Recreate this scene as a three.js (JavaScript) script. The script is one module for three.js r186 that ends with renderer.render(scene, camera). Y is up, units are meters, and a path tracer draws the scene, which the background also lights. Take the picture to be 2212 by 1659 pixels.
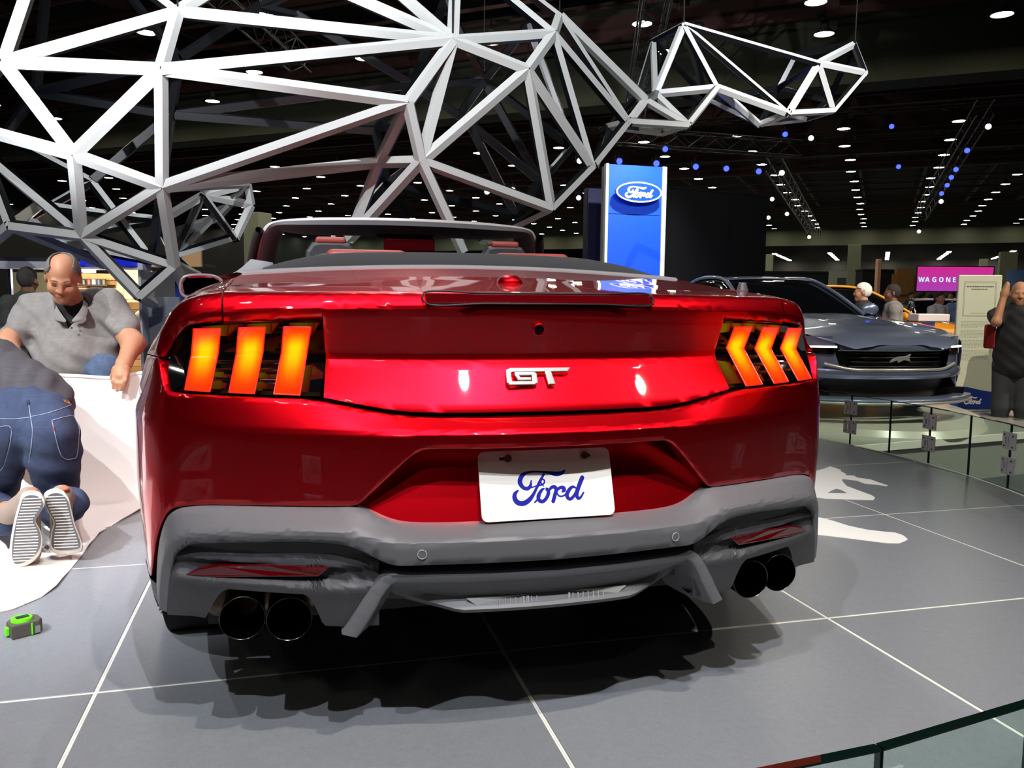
import * as THREE from 'three';
import { RoundedBoxGeometry } from 'three/addons/geometries/RoundedBoxGeometry.js';
import { mergeGeometries, mergeVertices, toCreasedNormals } from 'three/addons/utils/BufferGeometryUtils.js';
import { RectAreaLightUniformsLib } from 'three/addons/lights/RectAreaLightUniformsLib.js';

// ---------------------------------------------------------------- camera, exposure, large lights
RectAreaLightUniformsLib.init();
const scene = new THREE.Scene();
scene.background = new THREE.Color(0x000000);
const renderer = new THREE.WebGLRenderer({ antialias: true });
renderer.toneMapping = THREE.LinearToneMapping;
renderer.toneMappingExposure = 1.0;
renderer.shadowMap.enabled = true;
renderer.shadowMap.type = THREE.PCFSoftShadowMap;

// The stage is level with y = 0; the red car stands along z with the middle of its number plate at x = 0, z = 0.
const CAM = new THREE.Vector3(-0.5427, 1.0, 1.735), YAW = 0.258747, PITCH = 0.104129, ROLL = 0.0092994, FOCAL = 1806.4;
const camera = new THREE.PerspectiveCamera(2 * Math.atan(829.5 / FOCAL) * 180 / Math.PI, 2212 / 1659, 0.05, 400);
camera.position.copy(CAM);
camera.rotation.set(-PITCH, -YAW, ROLL, 'YXZ');
camera.updateMatrixWorld(true);
scene.add(camera);

const V = (x, y, z) => new THREE.Vector3(x, y, z);
function dirOf(u, v) { return V((u - 1106) / FOCAL, -(v - 829.5) / FOCAL, -1).applyEuler(camera.rotation); }
function at(u, v, d) { return CAM.clone().addScaledVector(dirOf(u, v), d); }               // a point at depth d
function level(u, v, y) { const r = dirOf(u, v); return CAM.clone().addScaledVector(r, (y - CAM.y) / r.y); } // on a level plane

// ---------------------------------------------------------------- helpers
let seed = 7;
const rnd = (a = 0, b = 1) => { seed = (seed * 1664525 + 1013904223) >>> 0; return a + (b - a) * seed / 4294967296; };
const used = {};
function numbered(name) {
  const n = used[name] = (used[name] ?? -1) + 1;
  return n ? `${name}_${String(n).padStart(3, '0')}` : name;
}
function tag(o, label, category, group, kind) {
  if (label) o.userData.label = label;
  if (category) o.userData.category = category;
  if (group) o.userData.group = group;
  if (kind) o.userData.kind = kind;
  return o;
}
function thing(name, label, category, p = [0, 0, 0], turn = 0, group) {
  const g = new THREE.Group(); g.name = numbered(name); g.position.set(...p); g.rotation.y = turn;
  scene.add(g); return tag(g, label, category, group);
}
function mesh(name, geo, mat, parent, label) {
  const m = new THREE.Mesh(geo, mat); m.castShadow = m.receiveShadow = true;
  if (!parent || parent === scene) { m.name = numbered(name); scene.add(m); } else { m.name = name; parent.add(m); }
  if (label) m.userData.label = label;
  return m;
}
function structure(name, geo, mat) { const m = mesh(name, geo, mat); m.userData.kind = 'structure'; return m; }
function mat(color, roughness = 0.5, metalness = 0, extra = {}) {
  const { physical, ...rest } = extra;
  const needs = ['clearcoat', 'transmission', 'sheen', 'ior', 'anisotropy', 'specularIntensity'].some(k => k in rest);
  return new (needs ? THREE.MeshPhysicalMaterial : THREE.MeshStandardMaterial)({ color, roughness, metalness, ...rest });
}
const lin = (r, g, b) => new THREE.Color().setRGB(r, g, b);
function clean(g) { g = g.index ? g.toNonIndexed() : g; for (const k of Object.keys(g.attributes)) if (!['position', 'normal', 'uv', 'color'].includes(k)) g.deleteAttribute(k); return g; }
function merge(list) {
  list = list.map(clean);
  const keep = ['position', 'normal', 'uv', 'color'].filter(k => list.every(g => g.attributes[k]));
  for (const g of list) for (const k of Object.keys(g.attributes)) if (!keep.includes(k)) g.deleteAttribute(k);
  return mergeGeometries(list);
}
function weld(list, crease = 0) {
  const g0 = merge(list); g0.deleteAttribute('normal'); if (g0.attributes.uv) g0.deleteAttribute('uv');
  const g = mergeVertices(g0, 1e-5); g.computeVertexNormals();
  return crease ? toCreasedNormals(g, crease) : g;
}
const box = (w, h, d, x = 0, y = 0, z = 0) => new THREE.BoxGeometry(w, h, d).translate(x, y, z);
const rbox = (w, h, d, r, x = 0, y = 0, z = 0) => new RoundedBoxGeometry(w, h, d, 2, r).translate(x, y, z);
function cyl(r0, r1, h, n = 16, x = 0, y = 0, z = 0) { return new THREE.CylinderGeometry(r1, r0, h, n).translate(x, y, z); }
function rod(a, b, r, n = 8, r2 = r) {
  const d = new THREE.Vector3().subVectors(b, a), L = d.length();
  const g = new THREE.CylinderGeometry(r2, r, L, n); g.translate(0, L / 2, 0);
  g.applyQuaternion(new THREE.Quaternion().setFromUnitVectors(V(0, 1, 0), d.normalize())); return g.translate(a.x, a.y, a.z);
}
function ball(r, x, y, z, sx = 1, sy = 1, sz = 1, n = 14) { return new THREE.SphereGeometry(r, n, Math.round(n * 0.7)).scale(sx, sy, sz).translate(x, y, z); }
function tube(points, r, seg = 24, n = 6, closed = false) { return new THREE.TubeGeometry(new THREE.CatmullRomCurve3(points, closed), seg, r, n, closed); }

// uniform Catmull-Rom through control points, k steps per span
function spline(P, k) {
  const out = [], n = P.length, q = i => P[Math.max(0, Math.min(n - 1, i))];
  for (let i = 0; i < n - 1; i++) for (let j = 0; j < k; j++) {
    const t = j / k, a = q(i - 1), b = q(i), c = q(i + 1), d = q(i + 2);
    out.push(b.map((_, e) => 0.5 * (2 * b[e] + (c[e] - a[e]) * t + (2 * a[e] - 5 * b[e] + 4 * c[e] - d[e]) * t * t + (3 * b[e] - a[e] - 3 * c[e] + d[e]) * t * t * t)));
  }
  out.push(P[n - 1].slice()); return out;
}
const mirrored = P => P.map(p => [-p[0], p[1], p[2]]);
const bothSides = P => [...mirrored(P).reverse(), ...(Math.abs(P[0][0]) < 1e-6 ? P.slice(1) : P)];
const lerp3 = (a, b, t) => a.map((v, i) => v + (b[i] - v) * t);
const dist3 = (a, b) => Math.hypot(a[0] - b[0], a[1] - b[1], a[2] - b[2]);
// rows of points -> rows with the inner ones rounded by radius radii[i]
function rounded(rows, radii) {
  const out = [rows[0]];
  for (let i = 1; i < rows.length - 1; i++) {
    const r = radii[i] || 0;
    if (!r) { out.push(rows[i]); continue; }
    const A = [], M1 = [], M = [], M2 = [], B = [];
    rows[i].forEach((p, c) => {
      const a = lerp3(p, rows[i - 1][c], Math.min(0.45, r / (dist3(p, rows[i - 1][c]) + 1e-6))), b = lerp3(p, rows[i + 1][c], Math.min(0.45, r / (dist3(p, rows[i + 1][c]) + 1e-6)));
      const bz = t => a.map((_, e) => (1 - t) * (1 - t) * a[e] + 2 * t * (1 - t) * p[e] + t * t * b[e]);
      A.push(a); M1.push(bz(0.25)); M.push(bz(0.5)); M2.push(bz(0.75)); B.push(b);
    });
    out.push(A, M1, M, M2, B);
  }
  out.push(rows[rows.length - 1]); return out;
}
function grid(rows, flip = false, keepUV = false) {
  const R = rows.length, Cn = rows[0].length, pos = [], uv = [], idx = [];
  rows.forEach((row, r) => row.forEach((p, c) => { pos.push(...p); uv.push(c / (Cn - 1), r / (R - 1)); }));
  for (let r = 0; r < R - 1; r++) for (let c = 0; c < Cn - 1; c++) {
    const a = r * Cn + c, b = a + 1, d = a + Cn, e = d + 1;
    flip ? idx.push(a, b, d, b, e, d) : idx.push(a, d, b, b, d, e);
  }
  const g = new THREE.BufferGeometry();
  g.setAttribute('position', new THREE.Float32BufferAttribute(pos, 3)); g.setAttribute('uv', new THREE.Float32BufferAttribute(uv, 2));
  g.setIndex(idx); g.computeVertexNormals(); return g;
}
// faces of one side pushed along its own normals: a sheet with thickness
function thicken(g, t) {
  const a = g.clone(), p = a.attributes.position, n = a.attributes.normal;
  for (let i = 0; i < p.count; i++) p.setXYZ(i, p.getX(i) - n.getX(i) * t, p.getY(i) - n.getY(i) * t, p.getZ(i) - n.getZ(i) * t);
  const ix = a.index.array; for (let i = 0; i < ix.length; i += 3) { const s = ix[i]; ix[i] = ix[i + 1]; ix[i + 1] = s; }
  a.computeVertexNormals(); return merge([g.clone(), a]);
}
function flipX(g) {
  g = g.clone(); g.scale(-1, 1, 1);
  if (g.index) { const a = g.index.array; for (let i = 0; i < a.length; i += 3) { const s = a[i]; a[i] = a[i + 1]; a[i + 1] = s; } }
  else for (const k in g.attributes) { const t = g.attributes[k], n = t.itemSize, A = t.array; for (let i = 0; i < t.count; i += 3) for (let j = 0; j < n; j++) { const s = A[i * n + j]; A[i * n + j] = A[(i + 1) * n + j]; A[(i + 1) * n + j] = s; } }
  return g;
}
function shapeOf(pts, holes = []) {
  const s = new THREE.Shape(pts.map(p => new THREE.Vector2(p[0], p[1])));
  for (const h of holes) s.holes.push(new THREE.Path(h.map(p => new THREE.Vector2(p[0], p[1])))); return s;
}
function extrude(pts, depth, bevel = 0, holes = [], seg = 2) {
  return new THREE.ExtrudeGeometry(shapeOf(pts, holes), { depth, bevelEnabled: bevel > 0, bevelThickness: bevel, bevelSize: bevel, bevelSegments: seg, curveSegments: 8 });
}
// textures
function canvasTexture(w, h, draw, srgb = true) {
  const c = document.createElement('canvas'); c.width = w; c.height = h; const x = c.getContext('2d'); draw(x, w, h);
  const t = new THREE.CanvasTexture(c); if (srgb) t.colorSpace = THREE.SRGBColorSpace; t.wrapS = t.wrapT = THREE.RepeatWrapping; return t;
}
function noiseTexture(n, f, srgb = false) {
  const d = new Uint8Array(n * n * 4);
  for (let y = 0; y < n; y++) for (let x = 0; x < n; x++) { const c = f(x / n, y / n), i = (y * n + x) * 4; for (let k = 0; k < 3; k++) d[i + k] = Math.max(0, Math.min(255, (Array.isArray(c) ? c[k] : c) * 255)); d[i + 3] = 255; }
  const t = new THREE.DataTexture(d, n, n); t.wrapS = t.wrapT = THREE.RepeatWrapping; t.magFilter = THREE.LinearFilter; t.minFilter = THREE.LinearFilter; if (srgb) t.colorSpace = THREE.SRGBColorSpace; t.needsUpdate = true; return t;
}
function valueNoise(cells, salt) {
  const v = []; let s = salt; for (let i = 0; i < cells * cells; i++) { s = (s * 1664525 + 1013904223) >>> 0; v.push(s / 4294967296); }
  const q = (x, y) => v[((y % cells + cells) % cells) * cells + (x % cells + cells) % cells];
  return (x, y) => { x *= cells; y *= cells; const i = Math.floor(x), j = Math.floor(y), f = x - i, g = y - j, a = f * f * (3 - 2 * f), b = g * g * (3 - 2 * g); return (q(i, j) * (1 - a) + q(i + 1, j) * a) * (1 - b) + (q(i, j + 1) * (1 - a) + q(i + 1, j + 1) * a) * b; };
}

// the flowing script of the maker's name, as strokes [x, y, half width] in a box 1.0 wide and 0.43 high (y down)
const SCRIPT = [
  [[.255, .195, .022], [.215, .225, .026], [.165, .215, .026], [.125, .17, .03], [.118, .115, .032], [.15, .055, .03], [.21, .018, .02], [.30, .004, .014], [.42, .012, .014], [.52, .026, .02], [.62, .05, .032], [.70, .04, .026], [.745, .01, .014]],
  [[.255, .195, .022], [.262, .165, .016], [.272, .12, .008]],
  [[.45, .05, .016], [.395, .13, .02], [.34, .22, .02], [.29, .30, .022], [.23, .37, .03], [.15, .415, .034], [.07, .405, .034], [.03, .35, .032], [.035, .29, .026], [.08, .245, .012]],
  [[.21, .245, .008], [.25, .222, .009], [.33, .198, .010], [.40, .188, .012], [.445, .165, .011], [.452, .128, .011], [.425, .112, .011], [.405, .135, .010], [.41, .175, .009], [.44, .205, .006]],
  [[.44, .235, .010], [.405, .255, .02], [.36, .315, .026], [.35, .365, .026], [.375, .40, .026], [.42, .40, .024], [.47, .35, .024], [.495, .29, .026], [.485, .25, .022], [.47, .235, .012]],
  [[.375, .33, .012], [.345, .37, .014], [.295, .412, .010]],
  [[.46, .255, .008], [.51, .255, .016], [.545, .225, .022], [.59, .225, .026], [.605, .26, .026], [.585, .32, .026], [.55, .41, .026]],
  [[.57, .34, .012], [.62, .265, .018], [.665, .235, .022], [.705, .24, .028], [.715, .27, .026], [.69, .29, .014]],
  [[.61, .30, .010], [.64, .345, .012], [.70, .345, .012], [.77, .295, .010]],
  [[.88, .25, .012], [.845, .232, .018], [.80, .255, .024], [.755, .315, .028], [.75, .36, .026], [.775, .39, .024], [.81, .385, .022], [.86, .335, .020], [.885, .28, .014]],
  [[.985, .115, .030], [.94, .20, .030], [.895, .30, .028], [.885, .355, .026], [.905, .39, .022], [.94, .375, .016], [.985, .315, .012]],
];
function drawScript(x, ox, oy, size, grow = 0) {
  for (const st of SCRIPT) for (const p of spline(st, 14)) { x.beginPath(); x.arc(ox + p[0] * size, oy + p[1] * size, Math.max(0.5, (p[2] + grow) * size), 0, Math.PI * 2); x.fill(); }
}

// ---------------------------------------------------------------- lamps that light the place
const FLOOR_Y = -0.55;
const HA = 38.5 * Math.PI / 180, HDIR = V(Math.sin(HA), 0, -Math.cos(HA)), PDIR = V(Math.cos(HA), 0, Math.sin(HA));
const hall = (along, across, y) => V(CAM.x, y, CAM.z).addScaledVector(HDIR, along).addScaledVector(PDIR, across);
const M = {};
M.lens = mat(0xffffff, 0.4, 0, { emissive: lin(1, 0.96, 0.80), emissiveIntensity: 70 });
M.lensCool = mat(0xffffff, 0.4, 0, { emissive: lin(1, 0.98, 0.95), emissiveIntensity: 30 });
M.lensBlue = mat(0x1020ff, 0.4, 0, { emissive: lin(0.03, 0.05, 1), emissiveIntensity: 5 });
M.black = mat(0x0a0a0b, 0.45);
M.can = mat(0x131314, 0.5, 0.3);
M.steel = mat(0x1c1c1e, 0.5, 0.6);
// a stage spotlight: can, yoke and lens, aimed from p to a target
const canGeo = new THREE.LatheGeometry([[0.001, 0.0], [0.07, 0.0], [0.085, 0.03], [0.09, 0.2], [0.11, 0.24], [0.12, 0.36], [0.112, 0.36], [0.10, 0.30], [0.001, 0.30]].map(p => new THREE.Vector2(...p)), 20).rotateX(Math.PI / 2).translate(0, 0, -0.3);
const canLens = new THREE.CircleGeometry(0.1, 20).translate(0, 0, 0.02);
const canYoke = merge([box(0.02, 0.22, 0.04, -0.125, 0.08, -0.06), box(0.02, 0.22, 0.04, 0.125, 0.08, -0.06), box(0.27, 0.02, 0.04, 0, 0.19, -0.06), cyl(0.02, 0.02, 0.1, 8, 0, 0.24, -0.06)]);
function stageSpot(p, target, lensMat, label, group, scale = 1, light) {
  const o = thing('stage_spotlight', label, 'spotlight', [p.x, p.y, p.z], 0, group);
  const head = mesh('can', canGeo, M.can, o), lens = mesh('lens', canLens, lensMat, o), yoke = mesh('yoke', canYoke, M.steel, o);
  const q = new THREE.Quaternion().setFromUnitVectors(V(0, 0, 1), new THREE.Vector3().subVectors(target, p).normalize());
  head.quaternion.copy(q); lens.quaternion.copy(q);
  o.scale.setScalar(scale);
  if (light) {
    const s = new THREE.SpotLight(light.color ?? 0xffffff, light.power, 0, light.cone ?? 0.5, light.blend ?? 0.6, 2);
    const dir = new THREE.Vector3().subVectors(target, p).normalize();
    s.position.copy(p).addScaledVector(dir, 0.16 * scale); s.target.position.copy(target); s.castShadow = true; s.shadow.radius = light.radius ?? 1.5; s.shadow.mapSize.set(1024, 1024);
    s.name = 'spot_beam'; scene.add(s); scene.add(s.target);
  }
  return o;
}
const WARM = 0xfff4e2, COOL = 0xf4f6ff;
const KEYS = [
  // position, target, power, cone, colour
  [[0.05, 6.3, 3.7], [0.0, 0.5, 0.2], 104, 0.46, COOL],
  [[-3.3, 6.2, 3.7], [-0.55, 0.6, -0.1], 84, 0.34, COOL],
  [[0.72, 6.5, 2.7], [0.1, 0.5, 0.1], 76, 0.46, WARM],
  [[4.7, 6.2, 3.2], [2.2, 0.1, -0.8], 40, 0.5, WARM],
  [[-3.9, 4.9, 1.9], [-1.9, 0.35, -2.4], 190, 0.36, COOL],
  [[0.2, 6.6, -5.6], [0, 0.6, -1.4], 34, 0.55, COOL],
  [[-4.6, 5.9, -1.4], [-1.9, 0.4, -2.4], 80, 0.42, COOL],
];
for (const [p, t, power, cone, color] of KEYS) stageSpot(V(...p), V(...t), M.lensCool, 'black stage spotlight hung above the round stage, aimed down at it', 'spotlights above the round stage', 1.2, { power, cone, color });
// spots that wash the white space frame
for (const [p, t, power, cone] of [[[-5.2, 1.2, -0.6], [-2.3, 3.1, -5.0], 260, 0.3], [[-0.5, 6.4, -0.2], [1.0, 4.0, -7.6], 150, 0.75], [[-3.2, 6.3, 0.3], [-3.2, 3.2, -6.6], 60, 0.7], [[5.4, 6.4, -1.8], [5.6, 4.0, -9.5], 150, 0.6]])
  stageSpot(V(...p), V(...t), M.lensCool, 'black stage spotlight washing the white space frame', 'spotlights on the white space frame', 1.2, { power, cone, color: COOL });

// unseen spots added over the neighbouring display to brighten it
for (const [p, t, power] of [[[4.2, 5.8, -1.2], [5.4, 0.6, -5.6], 85], [[8.6, 5.8, -1.6], [6.6, 0.6, -5.8], 80], [[10.5, 6.0, -4.5], [8.0, 0.5, -8.0], 100]])
  stageSpot(V(...p), V(...t), M.lensCool, 'added unseen black stage spotlight brightening the grey car on the next platform', 'added spotlights over the grey car', 1.2, { power, cone: 0.6, color: WARM });

// ---------------------------------------------------------------- hall shell
const fleck = valueNoise(64, 11), fleck2 = valueNoise(256, 5), patch = valueNoise(8, 3);
const floorTex = noiseTexture(512, (x, y) => 0.86 + 0.06 * (fleck2(x, y) - 0.5) + 0.03 * (fleck(x, y) - 0.5), true);
const floorRough = noiseTexture(256, (x, y) => 0.52 + 0.12 * (patch(x, y) - 0.5) + 0.08 * (fleck(x, y) - 0.5));
M.hallFloor = mat(0x3b4046, 0.5);
M.carpet = mat(0x0a3fae, 0.9, 0, { bumpMap: noiseTexture(128, (x, y) => fleck2(x * 2, y * 2)), bumpScale: 0.004 });
M.dark = mat(0x1c1918, 0.9);
M.darkWall = mat(0x15140f, 0.85);
M.beam = mat(0x6b4a40, 0.7);
M.soffit = mat(0x5a5b48, 0.85);
M.concrete = mat(0xa9aa8c, 0.8);
function hallBox(name, a0, a1, c0, c1, y0, y1, m, parent) {
  const g = box(c1 - c0, y1 - y0, a1 - a0); g.rotateY(-HA);
  const c = hall((a0 + a1) / 2, (c0 + c1) / 2, (y0 + y1) / 2); g.translate(c.x, c.y, c.z);
  return parent ? mesh(name, g, m, parent) : structure(name, g, m);
}
hallBox('floor', -40, 125, -75, 45, FLOOR_Y - 0.3, FLOOR_Y, M.hallFloor);
const ceiling = hallBox('ceiling', -40, 125, -75, 45, 12.0, 12.3, M.dark);
hallBox('wall_far', 125, 125.5, -75, 45, FLOOR_Y, 12.3, M.darkWall);
hallBox('wall_near', -40.5, -40, -75, 45, FLOOR_Y, 12.3, M.darkWall);
hallBox('wall_left', -40, 125, -75.5, -75, FLOOR_Y, 12.3, M.darkWall);
hallBox('wall_right', -40, 125, 45, 45.5, FLOOR_Y, 12.3, M.darkWall);
// deep roof beams and purlins
for (let a = 16; a < 72; a += 7.2) hallBox('beam', a, a + 0.3, -74, 44, 10.3, 11.2, M.beam, ceiling);
for (let c = -62; c < 30; c += 4.8) hallBox('purlin', 8, 110, c + 2.2, c + 2.4, 11.3, 11.8, M.beam, ceiling);
for (let a = 12; a < 100; a += 2.4) hallBox('conduit', a, a + 0.07, -70, 40, 9.9 + 0.2 * Math.sin(a), 10.0 + 0.2 * Math.sin(a), M.beam, ceiling);
hallBox('wall_bulkhead', 31, 32.4, -75, 45, 8.2, 11.9, M.soffit);
hallBox('wall_bulkhead', 103, 104, -75, 45, 7.2, 12, M.soffit);
// square concrete columns in the far hall
function column(u, v0, v1, w, d, label) {
  const b = at(u, v1, d), t = at(u, v0, d), px = d / FOCAL * w;
  const o = mesh('concrete_column', rbox(px, t.y - FLOOR_Y, px, 0.03, 0, (t.y + FLOOR_Y) / 2, 0).rotateY(-HA).translate(b.x, 0, b.z), M.concrete);
  return tag(o, label, 'column', 'pale concrete columns of the hall');
}
column(560, 462, 640, 42, 34, 'pale square concrete column behind the windscreen frame of the red car');
column(1841, 530, 640, 26, 42, 'pale square concrete column standing behind the white-haired man');
column(2172, 545, 640, 34, 33, 'pale square concrete column at the right of the pink screen');
column(1659, 550, 640, 14, 52, 'slim pale column at the edge of the tall black panel');
column(2120, 560, 640, 16, 60, 'pale column rising behind the pink screen');

// high-bay lamps on their grid under the roof
const bayShade = new THREE.LatheGeometry([[0.06, 0.42], [0.11, 0.40], [0.13, 0.2], [0.17, 0.16], [0.26, 0.08], [0.31, 0.0], [0.295, 0.0], [0.2, 0.09], [0.05, 0.14]].map(p => new THREE.Vector2(...p)), 18);
const bayLens = new THREE.CircleGeometry(0.29, 18).rotateX(Math.PI / 2).translate(0, 0.012, 0);
const bayRod = cyl(0.015, 0.015, 1.6, 6, 0, 1.2, 0);
M.shade = mat(0x8d8d85, 0.35, 0.5);
const bayProto = thing('high_bay_lamp', 'round high-bay lamp hanging lit under the dark roof', 'lamp', [0, 0, 0], 0, 'high-bay lamps under the roof');
mesh('shade', bayShade, M.shade, bayProto); mesh('lens', bayLens, M.lens, bayProto); mesh('hanger', bayRod, M.black, bayProto);
let bayFirst = true, bayCount = 0;
function bay(p) {
  const o = bayFirst ? bayProto : bayProto.clone();
  if (!bayFirst) { o.name = numbered('high_bay_lamp'); scene.add(o); }
  bayFirst = false; o.position.copy(p); bayCount++;
}
function seen(p, m = 30) { const q = p.clone().project(camera); const u = (q.x + 1) * 1106, v = (1 - q.y) * 829.5; return q.z < 1 && u > -m && u < 2212 + m && v > -m && v < 700; }
const ACROSS = []; for (let i = -15; i <= 3; i++) ACROSS.push(-2.1 + 4.78 * i);
const ALONG = [20.0, 24.9, 27.9]; for (let k = 0; k < 13; k++) ALONG.push(43.3 + 4.8 * k);
for (const a of ALONG) for (const c of ACROSS) { const p = hall(a, c + rnd(-0.12, 0.12), 9.0); if (seen(p)) bay(p); }
for (const a of [-9]) for (const c of [-6.9, -2.1, 2.7]) bay(hall(a, c, 9.0));       // above and behind the stage, mirrored in the paint
// long rows of lamps in the low hall beyond
const lowLamp = [];
for (let k = 0; k < 8; k++) for (let j = 0; j < 5; j++) {
  const p = hall(106 + j * 4.2, -12 + k * 6.2, 6.4); if (!seen(p)) continue;
  const o = thing('strip_lamp', 'short strip lamp in the low hall beyond the bulkhead', 'lamp', [p.x, p.y, p.z], -HA, 'strip lamps in the low far hall');
  mesh('housing', rbox(0.5, 0.12, 2.4, 0.03, 0, 0.06, 0), M.shade, o); mesh('diffuser', box(0.42, 0.03, 2.3, 0, -0.02, 0), M.lens, o);
}

// ---------------------------------------------------------------- the round stage
const SC = [-0.14, -2.64], SR = 3.395, TILE = 1.05711, TX = 0.0234, TZ = -0.4748;
M.tile = [0x8f9296, 0x8c8f93, 0x92959a].map(c => mat(c, 0.3, 0, { map: floorTex }));
M.seam = mat(0xe8e6da, 0.35);
M.stageEdge = mat(0x0b0c0d, 0.4);
M.whiteEdge = mat(0xf2f0e4, 0.4);
const stage = structure('floor_stage', new THREE.CylinderGeometry(SR - 0.006, SR - 0.006, 0.5, 128).translate(SC[0], -0.2545, SC[1]), M.stageEdge);
{
  const clipCircle = (poly, r) => {
    for (let k = 0; k < 120; k++) {
      const t = k / 120 * 2 * Math.PI, nx = Math.cos(t), nz = Math.sin(t), f = p => (p[0] - SC[0]) * nx + (p[1] - SC[1]) * nz - r, out = [];
      for (let i = 0; i < poly.length; i++) { const a = poly[i], b = poly[(i + 1) % poly.length], fa = f(a), fb = f(b); if (fa <= 0) out.push(a); if ((fa < 0) !== (fb < 0) && fa !== fb) { const s = fa / (fa - fb); out.push([a[0] + (b[0] - a[0]) * s, a[1] + (b[1] - a[1]) * s]); } }
      poly = out; if (poly.length < 3) return null;
    } return poly;
  };
  let n = 0;
  for (let i = -4; i < 5; i++) for (let j = -5; j < 6; j++) {
    const x0 = TX + i * TILE + 0.0055, x1 = TX + (i + 1) * TILE - 0.0055, z0 = TZ + j * TILE + 0.0055, z1 = TZ + (j + 1) * TILE - 0.0055;
    const p = clipCircle([[x0, z0], [x1, z0], [x1, z1], [x0, z1]], SR - 0.022); if (!p) continue;
    const g = new THREE.ExtrudeGeometry(shapeOf(p.map(q => [q[0], -q[1]])), { depth: 0.008, bevelEnabled: true, bevelThickness: 0.001, bevelSize: 0.001, bevelSegments: 1, bevelOffset: -0.001 });
    g.rotateX(-Math.PI / 2).translate(0, -0.009, 0);
    const uv = g.attributes.uv, ps = g.attributes.position; for (let q = 0; q < uv.count; q++) uv.setXY(q, ps.getX(q) / 0.9 + n * 0.37, ps.getZ(q) / 0.9 + n * 0.23);
    mesh('tile', g, M.tile[n++ % 3], stage);
  }
  // pairs of pale metal strips in the joints
  for (const ax of ['x', 'z']) for (let i = -4; i < 6; i++) {
    const o = (ax === 'x' ? TX - SC[0] : TZ - SC[1]) + i * TILE; if (Math.abs(o) > SR - 0.1) continue;
    const L = 2 * Math.sqrt((SR - 0.025) ** 2 - o * o);
    for (const s of [-1, 1]) mesh('joint_strip', ax === 'x' ? box(0.0044, 0.006, L, SC[0] + o + s * 0.0026, -0.0042, SC[1]) : box(L, 0.006, 0.0044, SC[0], -0.0044, SC[1] + o + s * 0.0026), M.seam, stage);
  }
  const ring = new THREE.RingGeometry(SR - 0.021, SR - 0.004, 160, 1).rotateX(-Math.PI / 2).translate(SC[0], 0.0005, SC[1]);
  mesh('edge_trim', ring, M.whiteEdge, stage);
}
// white emblem laid on the stage floor: legs and tail of a running horse
{
  const P = (X, Y) => { const p = level(1750 + 0.20886 * X, 930 + 0.20886 * Y, 0); return [p.x, -p.z]; };
  const emblem = thing('floor_emblem', 'white running horse emblem lying flat on the grey stage floor beside the red car', 'emblem');
  M.decal = mat(0xf7f5ee, 0.45);
  const body = [[-160, 560], [-60, 470], [60, 420], [150, 395], [205, 372], [250, 385], [315, 408], [322, 426], [375, 453], [360, 465], [455, 468], [490, 490], [620, 506], [720, 543], [806, 570], [790, 578], [690, 562], [560, 550], [480, 520], [335, 503], [330, 520], [378, 576], [420, 592], [640, 673], [670, 695], [655, 722], [560, 720], [340, 712], [160, 708], [40, 690], [-120, 640]];
  const hole = [[182, 649], [225, 622], [270, 604], [320, 615], [385, 652]];
  const tail = [[-120, 870], [0, 885], [150, 912], [250, 940], [400, 988], [600, 1030], [780, 1050], [880, 1058], [960, 1085], [1010, 1125], [985, 1145], [920, 1170], [800, 1168], [500, 1130], [300, 1105], [75, 1080], [-120, 1060]];
  const flat = (pts, holes) => new THREE.ExtrudeGeometry(shapeOf(pts.map(p => P(...p)), holes.map(h => h.map(p => P(...p)))), { depth: 0.0012, bevelEnabled: false }).rotateX(-Math.PI / 2).translate(0, 0.0004, 0);
  mesh('legs', flat(body, [hole]), M.decal, emblem); mesh('tail', flat(tail, []), M.decal, emblem);
}
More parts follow.
